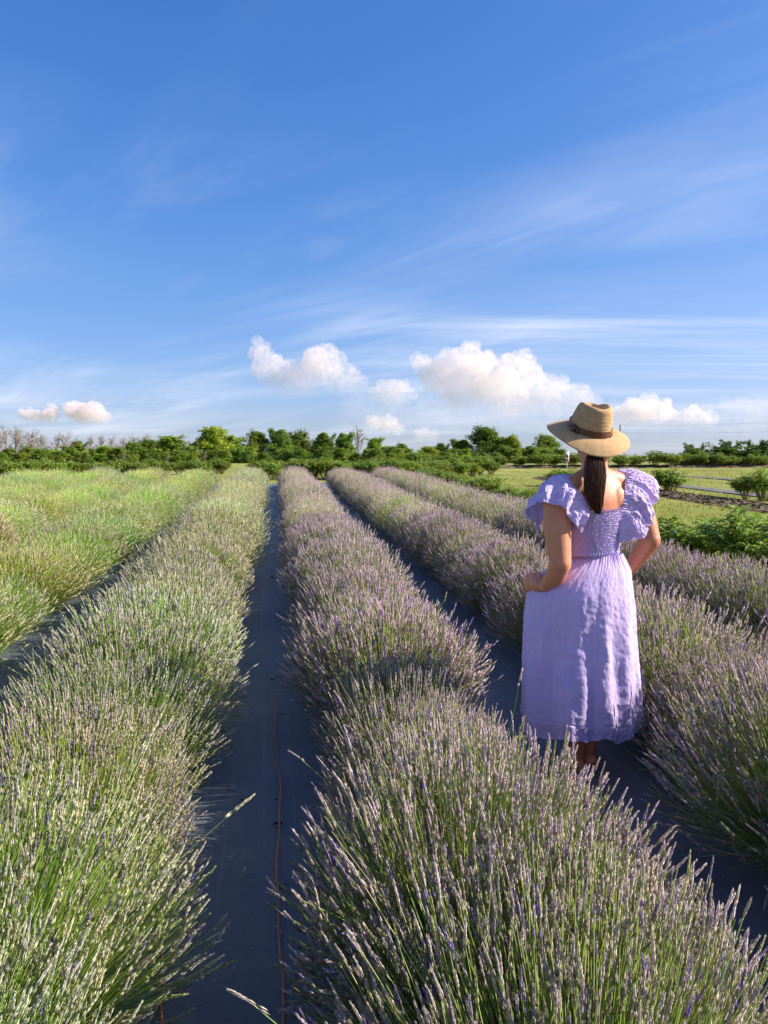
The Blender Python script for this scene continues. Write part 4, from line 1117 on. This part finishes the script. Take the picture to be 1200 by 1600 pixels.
# ================================================================== peonies
PEOM = plant_mat('peony_leaf', .28, rough=.38, spec=.45)
PSTM = plant_mat('peony_stalk', .1, base=(.30, .24, .10), objcol=False)
def make_peony(seed, h=.85, spread=.55, ns=46):
    r = np.random.default_rng(seed); sb = MB(); Vs, Fs, Cs = [], [], []; off = 0
    for i in range(ns):
        a = r.uniform(0, 6.28); q = math.sqrt(r.random()); tilt = q*.75
        p0 = np.array([.10*q*math.cos(a), .10*q*math.sin(a), 0]); hh = h*r.uniform(.55, 1.0)*(1-.25*q)
        p2 = np.array([spread*q*math.cos(a), spread*q*math.sin(a), hh]); p1 = (p0+p2)/2 + np.array([0, 0, .12*h])
        t_ = np.linspace(0, 1, 6)[:, None]; st = (1-t_)**2*p0+2*t_*(1-t_)*p1+t_*t_*p2
        sb.tube(st, np.linspace(.007, .004, 6), 4, False)
        for f in (.5, .66, .82, .95, 1.0):
            c = (1-f)**2*p0+2*f*(1-f)*p1+f*f*p2
            aa = r.uniform(0, 6.28)
            for s in range(4):
                an = aa + s*1.57 + r.uniform(-.5, .5); el = r.uniform(-.25, .75)
                d = np.array([math.cos(an)*math.cos(el), math.sin(an)*math.cos(el), math.sin(el)])
                L = r.uniform(.10, .19); W = L*r.uniform(.17, .26)
                side = np.cross(d, [0, 0, 1]); side /= np.linalg.norm(side)+1e-6; up = np.cross(side, d)
                dr = np.array([0, 0, -1.])*L
                o = c + d*.02
                V = [o, o+d*L*.35+side*W+up*W*.35, o+d*L*.35-side*W+up*W*.35, o+d*L*.40, o+d*L*.75+side*W*.7+dr*.10+up*W*.3, o+d*L*.75-side*W*.7+dr*.10+up*W*.3, o+d*L*.75+dr*.14, o+d*L+dr*.28]
                Vs += V; Fs += [[off, off+3, off+1], [off, off+2, off+3], [off+1, off+3, off+4], [off+3, off+6, off+4], [off+2, off+5, off+3], [off+3, off+5, off+6], [off+4, off+6, off+7], [off+5, off+7, off+6]]
                m_ = r.random(); col = (np.array([.13, .22, .035])*(1-m_) + np.array([.30, .40, .07])*m_)*r.uniform(.85, 1.15)
                Cs += [col]*8; off += 8
    return np_mesh('leaves', np.array(Vs), np.array(Fs), np.array(Cs), [PEOM], smooth=True), sb.mesh('stalks', mats=[PSTM])
PEO = [make_peony(200+i, h=.82+.05*i, spread=.50+.04*i) for i in range(4)]
rp_ = random.Random(21)
def peony(x, y, s, label, group):
    lv, st = PEO[rp_.randrange(4)]
    o = link('peony_bush', None, loc=(x, y, float(gz(y))-.01)); o.rotation_euler = (0, 0, rp_.uniform(0, 6.28)); o.scale = (s*rp_.uniform(.9, 1.15), s*rp_.uniform(.9, 1.15), s)
    a = link('leaves', lv, parent=o, kind='stuff'); link('stalks', st, parent=o)
    k = rp_.uniform(.9, 1.2); a.color = (k*rp_.uniform(.95, 1.15), k, k*.95, 1)
    tag(o, label, 'peony', group)
# the row that borders the lavender
y = 6.3; i = 0
while y < 27:
    x = 5.15 + rp_.uniform(-.12, .12)
    gap = 10.2 < y < 11.3 or 16.5 < y < 18.0
    if not gap:
        peony(x, y, rp_.uniform(.70, .92)*(.85 if y > 12 else 1), f'{ordinal(i)} dark green peony bush from the front in the row bordering the lavender', 'peonies bordering the lavender'); i += 1
    y += rp_.uniform(.62, .85)
for (px, dep, s, lab) in ((1046, 22.2, 1.0, 'round peony bush with pale stalks on the mulch right of the woman'), (1192, 19.5, .95, 'peony bush on the mulch bed at right edge'), (1165, 20.2, .7, 'small peony bush left of the right-edge one'),
                          (893, 24., .85, 'peony bush directly behind the neck of the woman'), (868, 25.5, .7, 'peony bush peeping out left of the neck')):
    x, y = world(px, dep); peony(x, y, s, lab, 'peonies on the mulch bed')
# hedge of peonies across the far side on the right
x = 9.0; i = 0
while x < 47:
    peony(x, 48.6+rp_.uniform(-.5, .5), rp_.uniform(.95, 1.35), f'{ordinal(i)} peony bush from the left in the far cross row at right', 'peonies in the far cross row'); i += 1
    x += rp_.uniform(.95, 1.35)
# bushes closing the ends of the lavender rows
i = 0
for px in range(585, 780, 15):
    X, Y = world(px+rp_.uniform(-5, 5), 33+rp_.uniform(-3, 3)); peony(X, Y, rp_.uniform(.75, 1.05), f'{ordinal(i)} peony bush from the left beyond the ends of the right rows', 'peonies beyond the right rows'); i += 1
i = 0
for px in range(405, 600, 9):
    X, Y = world(px+rp_.uniform(-4, 4), 30+rp_.uniform(-1, 2)); peony(X, Y, rp_.uniform(.75, 1.0), f'{ordinal(i)} low peony bush from the left beyond the centre rows', 'peonies beyond the centre rows'); i += 1
i = 0
for q in np.linspace(0, 1, 26):
    px = -20 + 370*q; dep = 27.5 + 9*q
    X, Y = world(px+rp_.uniform(-5, 5), dep+rp_.uniform(-.6, .6)); peony(X, Y, rp_.uniform(.75, .95)*(1-.1*q), f'{ordinal(i)} peony bush from the left in the hedge behind the left lavender', 'peony hedge behind the left lavender'); i += 1
# ================================================================== small things
TWM = simple_mat('orange_twine', (.62, .17, .07), .8, nscale=60.)
def twine(pts, label):
    pts = np.array(pts, float); t_ = np.linspace(0, 1, len(pts)); q = np.linspace(0, 1, 160)
    c = spline(t_, pts, q); r = np.random.default_rng(int(abs(pts[0, 0])*1000))
    x = c[:, 0] + .004*np.sin(q*23)+.0025*np.sin(q*61+1); yv = c[:, 1]
    mb = MB(); mb.tube(np.stack([x, yv, gz(yv)+.0255+.003*np.sin(q*40)**2], -1), .0031, 6)
    return tag(link('twine', mb.mesh('twine'), mat=TWM), label, 'twine', 'orange twines on the fabric')
twine([(.022, .8), (.016, 1.6), (-.006, 2.4), (.004, 3.2), (-.012, 4.0), (-.012, 4.5)], 'long orange twine lying along the middle of the fabric path')
twine([(-.335, .7), (-.325, 1.1), (-.30, 1.6), (-.31, 2.0), (-.36, 2.3)], 'short orange twine at the foot of the left front bush')
twine([(1.44, .9), (1.40, 1.8), (1.33, 2.4), (1.30, 2.9)], 'faint orange twine on the dark fabric beside the woman')
# fabric pins and bits of debris on the path
PINM = simple_mat('dark_clod', (.03, .022, .018), .95, spec=.1, nscale=80., bump=.6)
rd = np.random.default_rng(77)
def clod(px, py, size, label, n=5):
    D = 1.55*F/(py-685.); X = (px-430)/F*D; Y = D*fy*1.0
    mb = MB()
    for k in range(n):
        c = np.array([X+rd.normal(0, size*.9), Y+rd.normal(0, size*.35), 0]); c[2] = float(gz(c[1]))+.024+rd.uniform(0, size*.25)
        u = np.linspace(0, 2*np.pi, 7)[:-1]; v = np.linspace(.1, np.pi-.1, 5); U, V = np.meshgrid(u, v, indexing='ij')
        rr = size*rd.uniform(.25, .5)*(1+rd.normal(0, .25, U.shape))
        mb.grid(np.stack([rr*np.sin(V)*np.cos(U)*1.6, rr*np.sin(V)*np.sin(U), rr*np.cos(V)*.5], -1)+c, cu=True)
    return tag(link('soil_clod', mb.mesh('soil_clod', smooth=False), mat=PINM), label, 'clod', 'soil bits on the fabric path')
clod(424, 1302, .012, 'dark crumbs of soil under the twine, nearest the camera', 5)
clod(434, 1301, .010, 'dark crumbs of soil just right of the twine', 4)
clod(372, 1259, .010, 'single dark speck of soil left of the twine', 2)
clod(424, 1262, .008, 'small scuff of soil on the twine above the crumbs', 4)
clod(425, 1066, .016, 'dark fold mark where the twine begins', 3)
clod(424, 902, .020, 'dark scrap far along the fabric path', 3)
clod(400, 946, .016, 'dark scrap left of centre far along the path', 3)
# fallen pale leaf bits
SCRM = simple_mat('dry_petal', (.55, .52, .46), .8)
def scrap(px, py, label):
    D = 1.55*F/(py-685.); X = (px-430)/F*D; Y = D*fy; z = float(gz(Y))+.025
    mb = MB(); mb.tube(np.array([[X-.006, Y-.012, z], [X, Y, z+.004], [X+.004, Y+.016, z+.001]]), [.0012, .0026, .0008], 5)
    return tag(link('dry_leaf', mb.mesh('dry_leaf'), mat=SCRM), label, 'leaf', 'dry bits on the fabric path')
scrap(376, 1375, 'pale dry sliver lying in the middle of the path')
scrap(305, 1478, 'pale crumb beside the left bush on the path')
scrap(338, 1220, 'pale scuffed sliver near the left bush, farther up')

# wire pins that hold the fabric down
PWM = simple_mat('rusty_wire', (.10, .06, .045), .7, nscale=90.)
for i, (x, y) in enumerate([(-.20, 1.75), (.02, 2.55), (-.21, 3.3), (.03, 4.2), (-.2, 5.2), (.02, 6.4), (-.19, 7.8)]):
    z = float(gz(y))+.024; mb = MB()
    mb.tube([(x-.016, y, z-.02), (x-.016, y, z+.003), (x, y+.001, z+.005), (x+.016, y, z+.003), (x+.016, y, z-.02)], .0022, 6)
    tag(link('fabric_pin', mb.mesh('fabric_pin'), mat=PWM), f'{ordinal(i)} rusty wire pin from the front along the fabric path', 'pin', 'wire pins in the fabric path')
# petals, straw and grit blown over the fabric
rq = np.random.default_rng(91); mb = MB()
for i in range(1500):
    g = rq.integers(0, 3); xm = (-.07, 1.36, -1.55)[g]; x = xm + rq.normal(0, .17); y = .9 + 11*rq.random()**1.6; z = float(gz(y))+.0245
    a = rq.uniform(0, 3.14); ln = rq.choice([.002, .003, .006, .014], p=[.4, .3, .2, .1])*rq.uniform(.7, 1.4); wd = min(ln, .0022)
    mb.box((x, y, z), (ln*2, wd*1.5, .0018), a)
tag(link('litter', mb.mesh('litter', smooth=False), mat=simple_mat('dry_litter', (.30, .26, .22), .9, nscale=300., var=.6)), 'tiny dry petals and straw scattered over the dark fabric', 'litter', kind='stuff')

# utility pole, wires, marker post, sign
POLEM = simple_mat('weathered_pole', (.16, .13, .11), .9, nscale=4.)
X, Y = world(966, 140); z0 = float(gz(Y)); zt = z_at(664, 140)
pole = link('utility_pole', None, loc=(X, Y, z0)); tag(pole, 'dark wooden utility pole just right of the straw hat', 'pole')
mb = MB(); mb.tube([(0, 0, -.3), (0, 0, (zt-z0)*.5), (0, 0, zt-z0)], [.16, .13, .11], 10); link('shaft', mb.mesh('shaft'), parent=pole, mat=POLEM)
mb = MB(); mb.tube([(0, 0, zt-z0), (0, 0, zt-z0+.12), (0, 0, zt-z0+.3)], [.07, .09, .03], 8); link('insulator', mb.mesh('insulator'), parent=pole, mat=simple_mat('insulator_ceramic', (.3, .3, .3), .4))
WIREM = simple_mat('dark_wire', (.06, .06, .07), .6)
for (py0, py1, lab) in ((665, 656, 'upper power line running from the pole to the right edge'), (676, 672, 'lower power line running from the pole to the right edge')):
    a = np.array([*world(966, 140), z_at(py0, 140)]); b = np.array([*world(1330, 120), z_at(py1-3, 120)])
    q = np.linspace(0, 1, 40)[:, None]; p = a+(b-a)*q; p[:, 2] -= .35*4*(q[:, 0]*(1-q[:, 0]))
    mb = MB(); mb.tube(p, .011, 5); tag(link('power_line', mb.mesh('power_line'), mat=WIREM), lab, 'wire', 'power lines')
# red and white sign standing behind the woman's shoulder
X, Y = world(885, 46); z0 = float(gz(Y))
sg = link('field_sign', None, loc=(X, Y, z0)); tag(sg, 'small red and white sign on a post left of her neck', 'sign'); sg.rotation_euler = (0, 0, -YAW)
h0, h1 = z_at(722, 46)-z0, z_at(706, 46)-z0
mb = MB(); mb.tube([(0, .03, -.1), (0, .03, h1)], .025, 8); link('post', mb.mesh('post'), parent=sg, mat=simple_mat('white_post', (.7, .7, .7), .6))
mb = MB(); mb.box((0, 0, (h0+h1)/2), (.20, .025, h1-h0)); link('board', mb.mesh('board', smooth=False), parent=sg, mat=simple_mat('white_board', (.75, .74, .74), .6))
mb = MB(); mb.box((0, -.018, h0+(h1-h0)*.58), (.15, .012, (h1-h0)*.30)); mb.box((0, -.018, h0+(h1-h0)*.2), (.15, .012, (h1-h0)*.2)); link('red_patch', mb.mesh('red_patch', smooth=False), parent=sg, mat=simple_mat('red_paint', (.28, .03, .04), .6))
# white marker by the gap in the trees
X, Y = world(677, 60); z0 = float(gz(Y))
mk = link('marker_post', None, loc=(X, Y, z0)); tag(mk, 'small white marker post below the clump of trees', 'post'); hh = z_at(717, 60)-z0
WPM = simple_mat('white_marker_paint', (.75, .75, .74), .6)
mb = MB(); mb.tube([(0, 0, -.1), (0, 0, hh)], .035, 8); link('stake', mb.mesh('stake'), parent=mk, mat=WPM)
mb = MB(); mb.box((0, 0, hh*.80), (.55, .05, .10)); mb.box((0, -.01, hh*.97), (.16, .06, .16)); link('crosspiece', mb.mesh('crosspiece', smooth=False), parent=mk, mat=WPM)
# the two pale bundles of cut twigs: a stray wire stake in the left bush
# ================================================================== cumulus clouds, some kilometres off
def cloud_mat(dens, zlo, zhi, size):
    m, t, out = material('cumulus_vapour')
    co = t.new('ShaderNodeTexCoord').outputs['Object']
    sx = t.new('ShaderNodeSeparateXYZ', ins={0: co})
    n = t.noise(co, 1.0/size*2.2, 7, .68)
    hgt = t.new('ShaderNodeMapRange', ins={0: sx.outputs[2], 1: zlo, 2: zhi, 3: 0., 4: 1.}).outputs[0]
    d = t.math('MULTIPLY', t.ramp(n, [(.40, 0.), (.58, 1.)]), dens)
    d = t.math('MULTIPLY', d, t.math('POWER', t.math('MAXIMUM', hgt, 0.), 1.2))
    v = t.new('ShaderNodeVolumePrincipled', ins={'Color': (.965, .895, .90, 1), 'Anisotropy': .25, 'Density': d})
    m.node_tree.links.new(v.outputs[0], out.inputs['Volume']); return m
def cumulus(name, blobs, dist, base_py, seed, label, dens, group='cumulus clouds above the treeline'):
    """blobs: (px, py, radius px) as seen in the photograph -> round vapour towers at that distance"""
    r = np.random.default_rng(seed)
    k = dist/F
    c0 = np.array([np.mean([b[0] for b in blobs]), base_py])
    Xc, Yc = world(c0[0], dist); Zc = z_at(base_py, dist)
    mb = MB()
    def ball(c, rad):
        n = 12; u = np.linspace(0, 2*np.pi, n+1)[:-1]; v = np.linspace(.05, np.pi-.05, 8)
        U, V = np.meshgrid(u, v, indexing='ij')
        S = np.stack([np.sin(V)*np.cos(U), np.sin(V)*np.sin(U), np.cos(V)], -1)*rad + c
        b0 = mb.n; mb.grid(S, cu=True)
        mb.F.setdefault(n, []).append(np.array([[b0+i*8 for i in range(n)]]))
        mb.F[n].append(np.array([[b0+i*8+7 for i in range(n)][::-1]]))
    for (px, py, rp) in blobs:
        rp = rp*1.32
        c = np.array([(px-c0[0])*k, r.uniform(-.8, .8)*rp*k, (base_py-py)*k])
        ball(c, rp*k*.95)
        for q in range(34):
            d = r.normal(size=3); d[2] = abs(d[2])*.9-.12; d /= np.linalg.norm(d)
            ball(c + d*rp*k*r.uniform(.75, 1.05), rp*k*r.uniform(.12, .42))
    raw = mb.mesh('raw'); ob = bpy.data.objects.new('tmp', raw); COL.objects.link(ob)
    sz = np.mean([b[2] for b in blobs])*k
    md = ob.modifiers.new('r', 'REMESH'); md.mode = 'VOXEL'; md.voxel_size = sz*.105
    for (fr, am) in ((1.1, .55), (.35, .22), (.13, .10)):
        tx = bpy.data.textures.new('billow', 'CLOUDS'); tx.noise_scale = sz*fr; tx.noise_depth = 3
        dm = ob.modifiers.new('d', 'DISPLACE'); dm.texture = tx; dm.texture_coords = 'LOCAL'; dm.strength = sz*am; dm.mid_level = .5
    dg = bpy.context.evaluated_depsgraph_get(); me = bpy.data.meshes.new_from_object(ob.evaluated_get(dg)); me.name = name
    bpy.data.objects.remove(ob); bpy.data.meshes.remove(raw)
    for _ in list(me.materials): me.materials.pop()
    hi = max((base_py-b[1]+b[2])*k for b in blobs)
    o = link(name, me, mat=cloud_mat(dens/sz, -.10*hi, .75*hi, sz), loc=(Xc, Yc, Zc)); o.rotation_euler = (0, 0, -YAW)
    tag(o, label, 'cloud', group)
    return o
CD = 7000.
cumulus('cumulus_cloud', [(412, 556, 14), (430, 585, 22), (404, 536, 7), (455, 600, 24), (500, 572, 24), (520, 590, 22), (545, 602, 20), (565, 608, 12), (480, 602, 22)], CD, 618, 1,
        'white towering cloud with a thin spire above the central treeline', 1.0)
cumulus('cumulus_cloud', [(655, 572, 12), (680, 590, 22), (712, 582, 26), (735, 575, 24), (760, 595, 28), (800, 590, 28), (815, 575, 14), (832, 612, 24), (862, 622, 26), (895, 630, 20), (720, 612, 28), (780, 625, 30), (820, 636, 24), (912, 628, 10)], CD, 652, 2,
        'largest piled-up white cloud just left of the straw hat', 1.0)
cumulus('cumulus_cloud', [(985, 648, 18), (1005, 642, 16), (1025, 648, 16), (970, 655, 14), (1045, 656, 12), (1075, 655, 14), (1092, 658, 12), (1110, 660, 7)], CD, 668, 3,
        'low white cloud to the right of the straw hat above wires', 1.0)
cumulus('cumulus_cloud', [(120, 645, 13), (135, 650, 13), (150, 648, 14), (165, 655, 10), (112, 638, 6)], CD, 664, 4, 'small pinkish cloud low over the left trees', 1.9)
cumulus('cumulus_cloud', [(45, 650, 9), (58, 652, 9), (85, 649, 11), (72, 655, 7)], CD, 663, 5, 'pair of small pale puffs at the far left horizon', 1.6)
cumulus('cumulus_cloud', [(600, 615, 14), (622, 612, 15), (640, 622, 9), (588, 622, 9), (615, 628, 12)], 5200., 640, 6, 'faint small cloud between the two big clouds', .5)
cumulus('cumulus_cloud', [(585, 662, 10), (605, 664, 11), (660, 682, 10), (675, 684, 8), (620, 672, 8)], 4600., 694, 7, 'low broken pink cloud just above the middle treetops', .6)

cumulus('cloud_bank', [(560, 655, 26), (610, 650, 26), (670, 655, 30), (730, 655, 32), (790, 662, 30), (850, 660, 30), (910, 658, 30), (970, 665, 26), (1030, 668, 24), (1090, 668, 26), (1150, 660, 30), (1200, 655, 30)], 9500., 690, 8,
        'faint pale bank of haze cloud along the horizon behind the hat', .16)
